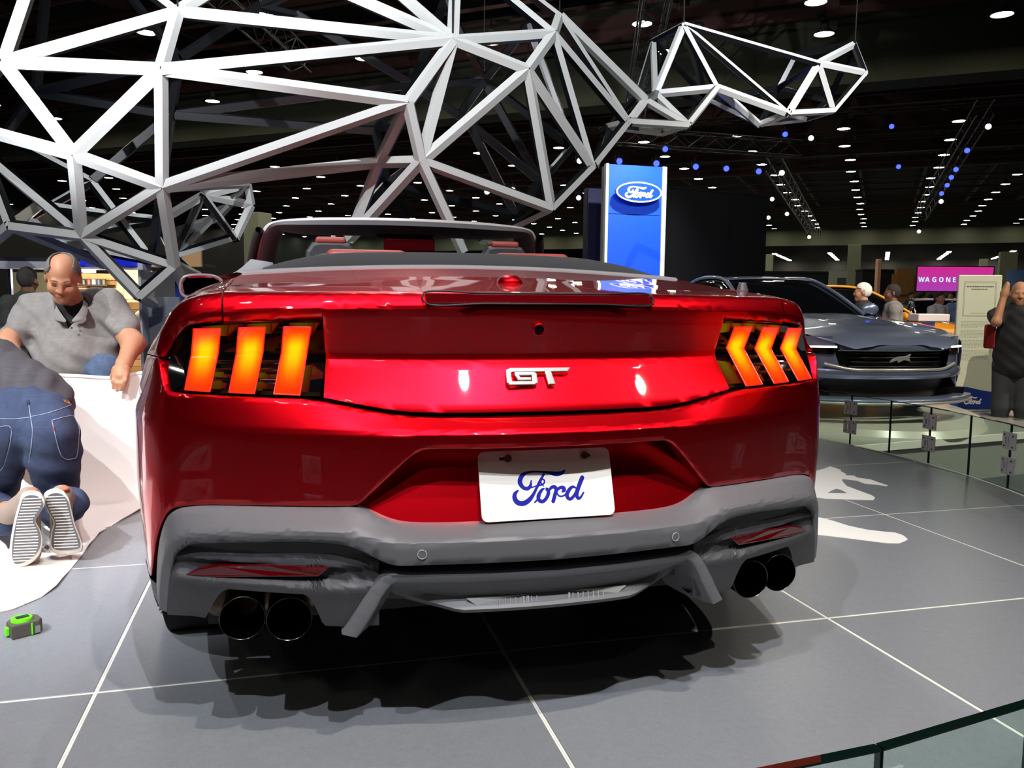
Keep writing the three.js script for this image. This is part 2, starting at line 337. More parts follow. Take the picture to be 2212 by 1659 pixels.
// low curved rail of glass panels around the stage
{
  const R = 3.405, HT = 0.345, N = 62, rail = thing('glass_rail', 'low curved rail of clear glass panels with white clamps around the stage edge', 'railing');
  M.glass = mat(0xf4fffb, 0.02, 0, { transmission: 1, thickness: 0, ior: 1.5 });
  M.glassEdge = mat(0x06140f, 0.04, 0, { clearcoat: 1, clearcoatRoughness: 0.02 });
  M.clamp = mat(0xc9c7cc, 0.35, 0.4); M.clampDark = mat(0x241a14, 0.5);
  const w = 2 * R * Math.sin(Math.PI / N) - 0.004, paneG = box(w, HT + 0.1, 0.001, 0, HT / 2 - 0.05, 0), topG = box(w, 0.004, 0.016, 0, HT - 0.001, 0), sideG = merge([box(0.002, HT + 0.1, 0.011, -w / 2, HT / 2 - 0.05, 0), box(0.002, HT + 0.1, 0.011, w / 2, HT / 2 - 0.05, 0)]);
  const plateShape = [[0, -0.045], [0.05, -0.045], [0.05, 0.045], [0, 0.045]];
  const slot = [[0.012, -0.018], [0.026, -0.018], [0.026, 0.018], [0.012, 0.018]];
  const leafA = extrude(plateShape.map(p => [-p[0] - 0.003, p[1]]), 0.006, 0.002, [slot.map(p => [-p[0] - 0.003, p[1]])]), leafB = extrude(plateShape.map(p => [p[0] + 0.003, p[1]]), 0.006, 0.002), knuckle = box(0.014, 0.034, 0.012, -0.008, 0, 0.004);
  const screw = merge([-1, 1].flatMap(sx => [-1, 1].map(sy => cyl(0.005, 0.005, 0.003, 8).rotateX(Math.PI / 2).translate(sx * 0.036, sy * 0.03, 0.0095))));
  const a0 = Math.atan2(-2.55 - SC[1], 3.2 - SC[0]);
  for (let k = 0; k < N; k++) {
    const t = a0 + (k + 0.5) / N * 2 * Math.PI, g = (geo, dt = 0, y = 0) => { const T = t + dt, c = geo.clone(); c.rotateY(-T + Math.PI / 2 + Math.PI); return c.translate(SC[0] + Math.cos(T) * R, y, SC[1] + Math.sin(T) * R); };
    const pane = mesh('glass_panel', g(paneG), M.glass, rail);
    mesh('polished_edge', merge([g(topG), g(sideG)]), M.glassEdge, pane);
    if (k % 2) continue;
    const dt = -Math.PI / N;
    for (const y of [0.255, 0.12]) {
      const c = mesh('clamp', g(merge([leafA, leafB, knuckle]), dt, y), M.clamp, rail); mesh('screws', g(screw, dt, y), M.clampDark, c);
    }
    mesh('base_shoe', g(box(0.12, 0.03, 0.03, -0.02, -0.02, 0.01), dt), M.stageEdge, rail);
  }
  mesh('base_channel', new THREE.CylinderGeometry(R + 0.025, R + 0.025, 0.5, 128, 1, true).translate(SC[0], -0.3, SC[1]), mat(0x2b3436, 0.4), rail);
}
// neighbouring platform carrying the grey car, with its lit white edge
{
  const PY = -0.16, A = level(1905, 957, PY), B = level(2212, 932, PY), ang = Math.atan2(B.z - A.z, B.x - A.x);
  const dx = B.clone().sub(A).normalize(), far = level(2062, 868, PY), far2 = level(2330, 930, PY), poly = [A.clone().addScaledVector(dx, -1.5), A.clone().addScaledVector(dx, 3.4), far2, far, far.clone().add(V(-1.2, 0, -8)), A.clone().addScaledVector(dx, -1.5).add(V(0, 0, -11))];
  const plat = structure('floor_platform', extrude(poly.map(p => [p.x, -p.z]), 0.39, 0).rotateX(-Math.PI / 2).translate(0, PY - 0.39, 0), mat(0x9a9c94, 0.22, 0, { roughnessMap: floorRough, roughness: 0.4 }));
  mesh('edge_trim', box(4.9, 0.06, 0.02, 0.95, PY - 0.032, 0.011).rotateY(-ang).translate(A.x, 0, A.z), M.whiteEdge, plat);
  structure('floor_carpet', box(12, 0.012, 12, 0, FLOOR_Y + 0.006, 0).rotateY(-HA).translate(11.5, 0, -8.5), M.carpet);
  structure('floor_carpet', box(9, 0.012, 12, 0, FLOOR_Y + 0.006, 0).rotateY(-HA).translate(-7.2, 0, -8.2), M.carpet);
}

// ---------------------------------------------------------------- the red convertible
{
  const flake = noiseTexture(256, (x, y) => { const a = fleck2(x, y); return 0.94 + 0.06 * a; }, true);
  const RED = mat(lin(0.80, 0.004, 0.013), 0.37, 1, { clearcoat: 1, clearcoatRoughness: 0.02, map: flake });
  const PLASTIC = mat(0x5e5e61, 0.5, 0, { bumpMap: noiseTexture(256, (x, y) => fleck2(x, y)), bumpScale: 0.0004 });
  const DARKPL = mat(0x3a3a3d, 0.55), BLACK = mat(0x060607, 0.5), GLOSSBLACK = mat(0x050506, 0.08, 0, { clearcoat: 1, clearcoatRoughness: 0.02 });
  const CHROME = mat(0xd4d4d2, 0.22, 0.65), TIP = mat(0x6a6460, 0.16, 1), RUBBER = mat(0x141414, 0.75);
  const REDLENS = mat(0x4a0206, 0.1, 0, { clearcoat: 1, clearcoatRoughness: 0.03 }), LEATHER = mat(0x8e3a34, 0.5), LEATHERB = mat(0x2c2c30, 0.55);
  const car = thing('convertible_car', 'glossy metallic red convertible seen from behind, roof down, tail lights lit', 'car');

  // ----- decklid
  const zR2 = x => -0.3 * x * x, zR3 = x => -0.068 - 0.3 * x * x, zR4 = x => -0.03 - 0.3 * x * x, zR5 = x => -0.05 - 0.3 * x * x;
  const lidX = [0, 0.1, 0.2, 0.29, 0.34, 0.40, 0.44, 0.478];
  const yR2 = x => 0.7455 + 0.20 * 0.03 * Math.log(1 + Math.exp((x - 0.315) / 0.03));
  const lipY = x => 0.978 - 0.035 * x * x, lipTop = x => 1.008 - 0.012 * x * x;
  const deck = x => [[x, lipTop(x), zR5(x)], [x, 1.0235 - 0.02 * x * x, -0.2 - 0.2 * x * x], [x, 1.042 - 0.04 * x * x, -0.38 - 0.12 * x * x], [x, 1.064 - 0.05 * x * x, -0.58 - 0.06 * x * x], [x * 0.985, 1.087 - 0.06 * x * x, -0.78]];
  const colLow = x => [[x, yR2(x) + 0.012, zR2(x) - 0.03], [x, yR2(x) + 0.004, zR2(x)], [Math.min(x, 0.4695), 0.863, zR3(x)], [x, lipY(x), zR4(x)], ...deck(x)];
  const colTop = x => [[x, 0.947 - 0.05 * (x - 0.48) , zR4(x) - 0.035], [x, 0.947 - 0.05 * (x - 0.48), zR4(x) - 0.008], [x, lipY(x), zR4(x)], ...deck(x)];
  const transpose = cols => cols[0].map((_, r) => cols.map(c => c[r]));
  const dense = xs => { const o = []; for (let i = 0; i < xs.length - 1; i++) for (let k = 0; k < 4; k++) o.push(xs[i] + (xs[i + 1] - xs[i]) * k / 4); o.push(xs[xs.length - 1]); return o; };
  const full = rows => rows.map(bothSides);
  // extra rows in the broad flats, and rows relaxed along their length so that reflections run smoothly
  const refine = (rows, step = 0.02) => { const out = [rows[0]]; for (let i = 1; i < rows.length; i++) { const n = Math.min(8, Math.ceil(Math.max(...rows[i].map((p, c) => dist3(p, rows[i - 1][c]))) / step)); for (let k = 1; k <= n; k++) out.push(rows[i].map((p, c) => lerp3(rows[i - 1][c], p, k / n))); } return out; };
  const relax = (row, n) => { for (let k = 0; k < n; k++) row = row.map((p, i) => i && i < row.length - 1 ? p.map((v, e) => (row[i - 1][e] + 2 * v + row[i + 1][e]) / 4) : p); return row; };
  const lidLow = full(refine(rounded(transpose(dense(lidX).map(colLow)), [0, 0.004, 0.012, 0.007, 0.014, 0, 0, 0, 0])));
  const rightLip = refine(rounded(transpose(dense([0.478, 0.55, 0.62, 0.683]).map(colTop)), [0, 0.003, 0.007, 0.014, 0, 0, 0, 0]));
  const lipG = grid(rightLip, true);
  mesh('decklid', weld([grid(lidLow, true), lipG, flipX(lipG)], 1.2), RED, car);

  // third brake lamp let into the lip
  {
    const xs = dense([-0.262, -0.13, 0, 0.13, 0.262]);
    const row = (f, o) => xs.map(x => { const e = Math.abs(x) > 0.255 ? 0.5 : 1; return [x, lipTop(x) - 0.003 - f * 0.019 * 1, zR5(x) + (0.022 * f) * 0.95 + o]; });
    const lens = mesh('brake_lamp', grid([row(-0.05, 0.001), row(0, 0.004), row(0.5, 0.005), row(1, 0.004), row(1.08, 0.001)], true), REDLENS, car, 'slim dark red brake lamp let into the lip of the decklid');
    mesh('gasket', tube([...[-0.265, -0.13, 0, 0.13, 0.265].map(x => V(x, lipTop(x) - 0.001, zR5(x) + 0.002)), V(0.262, lipTop(0.262) - 0.022, zR5(0.262) + 0.024), ...[0.13, 0, -0.13, -0.262].map(x => V(x, lipTop(x) - 0.0235, zR5(x) + 0.025))], 0.0022, 90, 5, true), BLACK, lens);
  }
  // smooth dome on the deck, camera eye, badge
  {
    const d = mesh('antenna_dome', ball(0.033, -0.012, 1.035, -0.3, 1, 0.6, 1.1, 28), RED, car, 'small body-coloured dome on the decklid'); d.castShadow = true;
    const cam = mesh('camera_eye', cyl(0.0105, 0.0105, 0.014, 20).rotateX(Math.PI / 2 - 0.3).translate(-0.012, 0.929, -0.046), GLOSSBLACK, car);
    mesh('bezel', new THREE.TorusGeometry(0.0125, 0.0022, 8, 24).rotateX(0.3).translate(-0.012, 0.928, -0.041), RED, cam);
    const B = { g: extrude([[0.012, 0], [0.060, 0], [0.067, 0.004], [0.067, 0.024], [0.062, 0.028], [0.020, 0.028], [0.020, 0.0225], [0.058, 0.0225], [0.058, 0.006], [0.011, 0.006], [0.0085, 0.008], [0.0085, 0.0275], [0.012, 0.0305], [0.14, 0.0305], [0.147, 0.038], [0.010, 0.038], [0.001, 0.034], [0, 0.006], [0.004, 0]], 0.004, 0.0016), bar: extrude([[0.025, 0.011], [0.053, 0.011], [0.053, 0.0155], [0.030, 0.0155], [0.024, 0.0235], [0.018, 0.0235]], 0.004, 0.0014), t: extrude([[0.094, 0], [0.107, 0], [0.101, 0.0305], [0.089, 0.0305]], 0.004, 0.0016) };
    const badge = mesh('gt_badge', merge([B.g, B.bar, B.t]).rotateX(-0.5).translate(-0.0865, 0.807, -0.026), CHROME, car, 'chrome letters GT on the decklid');
  }

  // ----- bumper cover
  {
    const bulge = y => 0.11 * (0.711 - y), cut = x => { const k = 0.008, sp = (q, w) => w * Math.log(1 + Math.exp(q / w)); const d = sp(x - 0.288, 0.008) * 1.02 - sp(x - 0.412, 0.004) * 1.02; return 0.679 - d - 0.03 * Math.max(0, x - 0.41) - 0.05 * Math.max(0, x - 0.6) ** 1.5; };
    const rear = x => { const y = yR2(x) - 0.0035 + (x > 0.48 ? (x - 0.48) * -0.09 : 0); const top = [x, Math.min(y, 0.7795 + (x - 0.48) * 0.02), zR2(x) + 0.002], cr = [x, 0.711, 0.045 - 0.36 * x * x], yb = cut(x); return { top, cr, mid: [x, (0.711 + yb) / 2, 0.045 - 0.36 * x * x - bulge((0.711 + yb) / 2)], bot: [x, yb, 0.045 - 0.36 * x * x - bulge(yb)] }; };
    const corner = [ // top edge, crease, bottom edge round the corner to the wheel arch
      [[.798, .788, -.192], [.802, .713, -.189], [.797, .530, -.199]], [[.812, .80, -.205], [.834, .717, -.218], [.820, .508, -.212]], [[.820, .838, -.222], [.858, .72, -.250], [.843, .45, -.240]], [[.829, .857, -.245], [.875, .72, -.292], [.862, .352, -.275]],
      [[.852, .854, -.335], [.896, .72, -.365], [.882, .340, -.36]], [[.882, .847, -.47], [.920, .72, -.48], [.906, .338, -.48]], [[.902, .842, -.58], [.936, .715, -.575], [.920, .340, -.565]], [[.912, .838, -.66], [.946, .705, -.655], [.930, .345, -.65]]];
    const xs = []; for (let i = 0; i <= 52; i++) xs.push(0.765 * i / 52);
    const R = xs.map(rear), line = (k, i) => { const c = [R[50][k], ...corner.map(q => i < 0 ? lerp3(q[1], q[2], 0.5).map((v, e) => e ? v : v + 0.006) : q[i])], a = R.slice(0, 50).map(r => r[k]), all = [...a, ...spline(c, 7)]; const head = all.slice(0, 42); return [...head, ...relax(all.slice(42), 8)]; };
    const top = line('top', 0), cr = line('cr', 1), mid = line('mid', -1), bot = line('bot', 2);
    const topIn = top.map(p => [p[0] * 0.97, p[1] - 0.002, p[2] - 0.03]), botIn = bot.map(p => [p[0] * 0.985, p[1] + 0.003, p[2] - 0.05]);
    mesh('bumper_cover', weld([grid(full(refine(rounded([topIn, top, cr, mid, bot, botIn], [0, 0.005, 0.012, 0, 0.005, 0]))), false)], 1.2), RED, car);
  }
  // number-plate recess
  {
    const ys = [[0.69, 0.29], [0.66, 0.315], [0.60, 0.372], [0.553, 0.413], [0.53, 0.37], [0.512, 0.312], [0.505, 0.30]];
    const rows = ys.map(([y, w]) => { const r = []; for (let i = 0; i <= 24; i++) { const x = (i / 12 - 1) * w; r.push([x, y, -0.052 + (0.672 - y) * 0.34 - 0.28 * x * x]); } return r; });
    mesh('plate_recess', weld([grid(rows, false)]), RED, car);
  }
  {
    const plate = thing('number_plate', 'white number plate printed with blue script, bolted to the red car', 'plate');
    plate.userData.group = undefined; delete plate.userData.group;
    const W = 0.305, Hh = 0.152, r = 0.014, pts = [];
    for (const [cx, cy, a] of [[W / 2 - r, Hh / 2 - r, 0], [-W / 2 + r, Hh / 2 - r, 1], [-W / 2 + r, -Hh / 2 + r, 2], [W / 2 - r, -Hh / 2 + r, 3]]) for (let k = 0; k <= 6; k++) { const t = (a + k / 6) * Math.PI / 2; pts.push([cx + r * Math.cos(t), cy + r * Math.sin(t)]); }
    const slots = [-0.091, 0.093].map((x, i) => { const o = []; for (let k = 0; k < 12; k++) { const t = k / 12 * 2 * Math.PI; o.push([x + (i ? 0.004 : -0.004) + Math.cos(t) * 0.0045 + Math.sign(Math.cos(t)) * 0.007, 0.06 + Math.sin(t) * 0.0045]); } return o; });
    const g = extrude(pts, 0.0015, 0.0006, slots, 1);
    const uv = g.attributes.uv, ps = g.attributes.position; for (let i = 0; i < uv.count; i++) uv.setXY(i, ps.getX(i) / W + 0.5, ps.getY(i) / Hh + 0.5);
    const tex = canvasTexture(1024, 512, (x, w, h) => { x.fillStyle = '#efece2'; x.fillRect(0, 0, w, h); x.fillStyle = '#ffffff'; drawScript(x, 238, 158, 560, 0.008); x.fillStyle = '#2a2c9c'; drawScript(x, 238, 158, 560); });
    const m = mesh('plate_sheet', g, mat(0xffffff, 0.12, 0, { map: tex, clearcoat: 1, clearcoatRoughness: 0.03 }), plate);
    for (const x of [-0.086, 0.092]) mesh('bolt', merge([cyl(0.0085, 0.0085, 0.004, 18), cyl(0.0055, 0.0045, 0.008, 6)]).rotateX(Math.PI / 2).translate(x, 0.06, 0.004), mat(0x7a7a6c, 0.35, 0.8), plate);
    plate.rotation.x = -0.335; plate.position.set(0.0, 0.588, -0.004);
  }

  // ----- lower fascia in grey plastic
  const fas = [ // [top edge, crease, lower edge]
    [[0, .512, .020], [0, .494, .085], [0, .441, .080]], [[.15, .512, .014], [.15, .494, .0766], [.15, .441, .0716]], [[.28, .5125, -.002], [.28, .490, .056], [.285, .440, .050]], [[.345, .521, -.013], [.345, .490, .0405], [.347, .439, .035]],
    [[.41, .5495, -.032], [.42, .505, .019], [.41, .470, .017]], [[.46, .549, -.046], [.46, .509, .006], [.455, .483, .002]], [[.54, .547, -.074], [.54, .507, -.024], [.54, .485, -.030]], [[.64, .5435, -.114], [.64, .499, -.068], [.64, .476, -.075]],
    [[.72, .540, -.149], [.72, .491, -.109], [.718, .468, -.116]], [[.765, .5345, -.172], [.765, .485, -.134], [.758, .462, -.138]], [[.795, .5265, -.188], [.792, .472, -.152], [.781, .449, -.153]], [[.817, .505, -.204], [.812, .448, -.170], [.797, .430, -.166]],
    [[.836, .448, -.226], [.826, .40, -.187], [.808, .39, -.178]], [[.846, .372, -.242], [.834, .345, -.197], [.815, .338, -.186]], [[.848, .318, -.25], [.836, .300, -.203], [.818, .296, -.192]]];
  {
    const row = i => relax(spline(fas.map(c => c[i]), 6), 4), top = row(0), cr = row(1), low = row(2);
    const topIn = top.map(p => [p[0] * 0.985, p[1] + 0.002, p[2] - 0.04]), lowIn = low.map((p, i) => i < 24 ? [p[0], p[1] + 0.004, p[2] - 0.06] : [p[0] - 0.012, p[1] - 0.004, p[2] - 0.045]);
    mesh('fascia_frame', weld([grid(full(refine(rounded([topIn, top, cr, low, lowIn], [0, 0.002, 0.006, 0.005, 0]), 0.015)), false)], 1.2), PLASTIC, car);
    // lower side valance below the red
    const val = [[.848, .345, -.25], [.865, .348, -.28], [.882, .338, -.36], [.906, .336, -.48], [.926, .345, -.64]], vb = [[.832, .296, -.235], [.848, .275, -.29], [.86, .255, -.36], [.88, .245, -.48], [.90, .25, -.63]];
    const vg = grid([spline(val, 4), spline(val.map((p, i) => lerp3(p, vb[i], 0.6).map((q, e) => e ? q : q + 0.004)), 4), spline(vb, 4), spline(vb.map(p => [p[0] - 0.05, p[1] - 0.01, p[2]]), 4)], false);
    mesh('side_valance', vg, PLASTIC, car); mesh('side_valance', flipX(vg), PLASTIC, car);
  }
  const fasTop = x => { let i = 0; const L = fas.map(c => c[2]); while (i < L.length - 2 && L[i + 1][0] < x) i++; const a = L[i], b = L[i + 1], t = Math.min(1, Math.max(0, (x - a[0]) / (b[0] - a[0]))); return a[1] + (b[1] - a[1]) * t; };
  for (const s of [1, -1]) {
    // pocket around the exhausts
    const yb = x => x < 0.486 ? 0.292 : x < 0.525 ? 0.292 + 0.072 * Math.sin((x - 0.486) / 0.039 * Math.PI / 2) : x < 0.68 ? 0.366 : x < 0.735 ? 0.366 - 0.074 * (1 - Math.cos((x - 0.68) / 0.055 * Math.PI / 2)) : 0.288 + (x - 0.735) * 0.05;
    const relief = y => { const K = [[0.25, -0.04], [0.30, -0.022], [0.35, -0.012], [0.378, -0.004], [0.388, -0.008], [0.394, -0.024], [0.42, -0.026], [0.426, -0.012], [0.438, -0.014], [0.445, -0.02], [0.49, -0.014]]; for (let i = 0; i < K.length - 1; i++) if (y < K[i + 1][0]) { const t = (y - K[i][0]) / (K[i + 1][0] - K[i][0]); return K[i][1] + (K[i + 1][1] - K[i][1]) * t; } return -0.03; };
    const xs = []; for (let i = 0; i <= 60; i++) xs.push(0.37 + (0.818 - 0.37) * i / 60);
    const ks = []; for (let i = 0; i <= 26; i++) ks.push(i / 26);
    const zf = (x, y) => { const edge = Math.max(0, (x - 0.765) / 0.053), inn = Math.max(0, (0.45 - x) / 0.08); return 0.068 - 0.372 * x * x + relief(y) * (1 - 0.75 * edge) * (1 - 0.3 * inn) - 0.02 * inn; };
    const top = x => Math.min(fasTop(x) + 0.004, 0.49);
    const rows = ks.map(k => xs.map(x => { const y = top(x) + (yb(x) - top(x)) * k; return [x, y, zf(x, y)]; }));
    rows.push(rows[rows.length - 1].map(p => [p[0], p[1] + 0.006, p[2] - 0.07]));
    let g = weld([grid(rows, false)], 0.9); if (s < 0) g = flipX(g);
    mesh('exhaust_pocket', g, DARKPL, car);
    // side reflector
    const rp = [[.475, .4255], [.60, .4235], [.70, .4145], [.745, .403], [.772, .3885], [.70, .392], [.60, .402], [.497, .4085]];
    let rg = extrude(rp, 0.012, 0.0025); const ps = rg.attributes.position; for (let i = 0; i < ps.count; i++) ps.setZ(i, ps.getZ(i) + 0.068 - 0.372 * ps.getX(i) ** 2 - 0.022); rg.computeVertexNormals();
    mesh('side_reflector', s < 0 ? flipX(rg) : rg, REDLENS, car);
    // exhaust tips
    for (const x of [0.557, 0.655]) {
      const prof = [[0.036, -0.16], [0.045, -0.15], [0.0475, -0.02], [0.0485, -0.002], [0.0475, 0.0], [0.0462, -0.003], [0.0448, -0.02], [0.043, -0.14], [0.001, -0.145]];
      const tip = mesh('exhaust_tip', new THREE.LatheGeometry(prof.map(p => new THREE.Vector2(...p)), 36).rotateX(Math.PI / 2).translate(s * x, 0.303, x > 0.6 ? -0.098 : -0.07), TIP, car);
    }
    mesh('muffler', merge([rbox(0.3, 0.12, 0.18, 0.04, s * 0.6, 0.31, -0.32), rod(V(s * 0.557, 0.303, -0.2), V(s * 0.6, 0.31, -0.3), 0.03, 12), rod(V(s * 0.655, 0.303, -0.2), V(s * 0.62, 0.31, -0.3), 0.03, 12)]), mat(0x5a4c42, 0.4, 0.9), car);
    // parking sensors
    for (const [x, y, dz] of [[0.287, 0.465, 0.0005], [0.748, 0.45, -0.038]]) {
      const z = 0.0853 - 0.374 * x * x + dz - (x < 0.5 ? 0.0025 : 0), place = g => g.rotateY(s * Math.atan(0.748 * x)).translate(s * x, y, z), eye = mesh('parking_sensor', place(new THREE.CylinderGeometry(0.0085, 0.0085, 0.002, 20).rotateX(Math.PI / 2)), x < 0.5 ? PLASTIC : DARKPL, car);
      mesh('sensor_ring', place(new THREE.TorusGeometry(0.0094, 0.0009, 6, 28).translate(0, 0, 0.0008)), x < 0.5 ? mat(0xa8a8aa, 0.4) : mat(0x5a5a5c, 0.4), eye);
    }
  }
  // backing behind the openings, diffuser and reversing lamp
  {
    const xs = []; for (let i = 0; i <= 20; i++) xs.push(-0.47 + 0.94 * i / 20);
    mesh('fascia_backing', weld([grid([xs.map(x => [x, 0.46, 0.03 - 0.36 * x * x]), xs.map(x => [x, 0.40, 0.01 - 0.36 * x * x]), xs.map(x => [x, 0.33, -0.03 - 0.36 * x * x])], false)]), BLACK, car);
    const prof = x => { const z0 = 0.058 - 0.36 * x * x, e = Math.max(0, Math.abs(x) - 0.20) / 0.16; const l = Math.min(1, e); return [[x, 0.418, z0 - 0.04], [x, 0.4165, z0 - 0.004], [x, 0.4125, z0 + 0.001], [x, 0.398, z0], [x, 0.388, z0 - 0.008], [x, 0.356 + 0.02 * l, z0 - 0.035 - 0.02 * l], [x, 0.349 + 0.018 * l, z0 - 0.04 - 0.02 * l], [x, 0.326 + 0.035 * l, z0 - 0.022 - 0.05 * l], [x, 0.318 + 0.035 * l, z0 - 0.026 - 0.06 * l], [x, 0.308 + 0.03 * l, z0 - 0.06 - 0.05 * l], [x, 0.30 + 0.02 * l, z0 - 0.2]]; };
    const dx = []; for (let i = 0; i <= 36; i++) dx.push(-0.345 + 0.69 * i / 36);
    mesh('diffuser', weld([grid(transpose(dx.map(prof)), false)], 0.8), PLASTIC, car);
    for (const s of [1, -1]) {
      const path = [[.335, .4165], [.350, .4145], [.366, .406], [.383, .388], [.404, .356], [.428, .315], [.449, .281]], inner = [[.335, .396], [.344, .393], [.352, .386], [.365, .368], [.381, .338], [.401, .303], [.419, .275]];
      const z = x => 0.058 - 0.36 * x * x, P = spline(path.map(p => [p[0], p[1], z(p[0])]), 4), Q = spline(inner.map(p => [p[0], p[1], z(p[0]) + 0.001]), 4);
      let g = weld([grid(rounded([P.map(p => [p[0], p[1], p[2] - 0.09]), P, Q, Q.map(p => [p[0] - 0.03, p[1] - 0.002, p[2] - 0.06]), Q.map(p => [p[0] - 0.05, p[1], p[2] - 0.16])], [0, 0.003, 0.003, 0, 0]), false)], 0.9);
      mesh('diffuser_fin', s < 0 ? flipX(g) : g, PLASTIC, car);
    }
    const rl = mesh('reversing_lamp', extrude([[-0.183, 0.3475], [-0.157, 0.3285], [0.157, 0.3285], [0.183, 0.3475]], 0.006, 0.0015).translate(0, 0, 0.018), mat(0xb9bcb6, 0.08, 0.2, { clearcoat: 1 }), car, 'clear reversing lamp low in the diffuser');
    const ribs = []; for (let i = 0; i < 26; i++) { const x = -0.15 + i * 0.012; if (Math.abs(x + 0.07) < 0.05 || Math.abs(x - 0.09) < 0.04) ribs.push(box(0.002, 0.016, 0.003, x, 0.338, 0.027)); }
    for (const x of [-0.06, -0.05, 0.045]) ribs.push(box(0.004, 0.018, 0.004, x, 0.338, 0.027));
    mesh('lamp_ribs', merge(ribs), mat(0xd9dbd4, 0.15, 0.4), rl);
    { const p = rl.geometry.attributes.position; for (let i = 0; i < p.count; i++) p.setZ(i, p.getZ(i) - 0.3 * p.getX(i) ** 2 + 0.003); rl.geometry.computeVertexNormals(); }
  }

  // ----- tail lamps: a folded black housing with three glowing bars each
  const bars = [ // outer top, inner top, outer mid, inner mid, outer bottom, inner bottom
    [[.745, .924, -.186], [.689, .926, -.160], [.755, .868, -.222], [.698, .872, -.205], [.764, .796, -.160], [.712, .793, -.140]],
    [[.650, .928, -.142], [.596, .930, -.124], [.659, .871, -.187], [.603, .874, -.172], [.672, .793, -.122], [.620, .791, -.104]],
    [[.557, .931, -.112], [.502, .931, -.098], [.563, .875, -.157], [.509, .878, -.148], [.580, .791, -.092], [.527, .789, -.078]]];
  const glowTex = noiseTexture(128, (u, v) => { const st = t => Math.max(0, Math.min(1, t)), sm = t => t * t * (3 - 2 * t); const ex = sm(st(Math.min(u, 1 - u) / 0.4)), ey = sm(st((1 - v) / 0.5)) * sm(st(v / 0.42)), q = (0.35 + 0.65 * ex) * ey; return [1, 0.22 + 0.64 * q, 0.04]; }, true);
  const GLOW = mat(0x200301, 0.05, 0, { emissive: 0xffffff, emissiveMap: glowTex, emissiveIntensity: 1.0 });
  const RIM = mat(0x500404, 0.2, 0, { emissive: lin(1, 0.02, 0.012), emissiveIntensity: 0.9 });
  for (const s of [1, -1]) {
    const top = [[.478, .9455, -.102], [.56, .945, -.128], [.66, .940, -.166], [.735, .934, -.197], [.757, .930, -.208]], mid = [[.464, .878, -.150], [.55, .876, -.176], [.66, .872, -.212], [.75, .866, -.243], [.790, .862, -.257]], bot = [[.484, .785, -.078], [.56, .786, -.10], [.66, .787, -.138], [.76, .788, -.184], [.796, .789, -.198]];
    const ext = [[.757, .930, -.208], [.782, .904, -.232], [.802, .862, -.245], [.806, .83, -.232], [.796, .789, -.198]];
    const lamp = mesh('tail_lamp', (g => s < 0 ? flipX(g) : g)(weld([
      grid([spline(top.map(p => [p[0], p[1] + 0.004, p[2] - 0.03]), 4), spline(top, 4), spline(top.map(p => [p[0], p[1] - 0.006, p[2] - 0.022]), 4), spline(mid.map(p => [p[0], p[1], p[2] - 0.02]), 4), spline(bot.map(p => [p[0], p[1] + 0.006, p[2] - 0.024]), 4), spline(bot, 4), spline(bot.map(p => [p[0], p[1] - 0.004, p[2] - 0.03]), 4)], false),
      grid([[...ext], ext.map(p => [p[0] + 0.006, p[1], p[2] - 0.03])], false), grid([ext.map(p => [p[0] - 0.03, 0.862 + (p[1] - 0.862) * 0.8, p[2] - 0.012]), ext], false)], 0.5)), GLOSSBLACK, car, s < 0 ? 'lit tail lamp with three orange bars on the left' : 'lit tail lamp with three orange bars on the right');
    for (const b of bars) {
      const [to, ti, mo, mi, bo, bi] = b, N = 6;
      const edge = (a, m, c) => { const r = []; for (let i = 0; i <= N; i++) r.push(lerp3(a, m, i / N)); for (let i = 1; i <= N; i++) r.push(lerp3(m, c, i / N)); return r; };
      const E0 = edge(to, mo, bo), E1 = edge(ti, mi, bi), cols = []; for (let k = 0; k <= 6; k++) cols.push(E0.map((p, i) => { const q = lerp3(p, E1[i], k / 6); return [q[0], q[1], q[2]]; }));
      let g = grid(transpose(cols), s > 0); g.scale(s, 1, 1); if (s < 0) { } g.computeVertexNormals();
      const bar = mesh('light_bar', g, GLOW, lamp);
      const loop = [...E0, ...E1.slice().reverse()].map(p => V(s * p[0], p[1], p[2] + 0.0005));
      mesh('bar_rim', merge(loop.map((p, i) => rod(p, loop[(i + 1) % loop.length], 0.0017, 5))), RIM, bar);
      // dark body behind each bar
      const back = grid(transpose(cols.map(c => c.map(p => [p[0], p[1], p[2] - 0.012]))), s > 0).scale(s, 1, 1);
    }
    // reflector steps between the bars
    for (let i = 0; i < 2; i++) { const a = bars[i], b = bars[i + 1]; const st = []; for (let k = 0; k < 3; k++) { const t = 0.25 + k * 0.22, p = lerp3(a[3], a[5], t), q = lerp3(b[2], b[4], t); st.push(rod(V(s * p[0], p[1], p[2] - 0.012), V(s * q[0], q[1], q[2] - 0.012), 0.004, 6)); } mesh('lamp_step', merge(st), GLOSSBLACK, lamp); }
    // real light from the lamp
    const L = new THREE.PointLight(0xff3008, 0.02, 0, 2); L.position.set(s * 0.63, 0.86, -0.06); L.name = 'tail_glow'; L.shadow.radius = 6; L.castShadow = true; scene.add(L);
  }

  // ----- quarter panels, sides, doors, front
  const qa = [[.687, .9375, -.186], [.735, .935, -.198], [.764, .929, -.213], [.788, .905, -.236], [.812, .863, -.242], [.829, .862, -.25], [.852, .859, -.335], [.882, .852, -.47], [.905, .845, -.60], [.925, .84, -.80], [.93, .84, -1.05], [.928, .84, -1.35], [.915, .84, -1.72]];
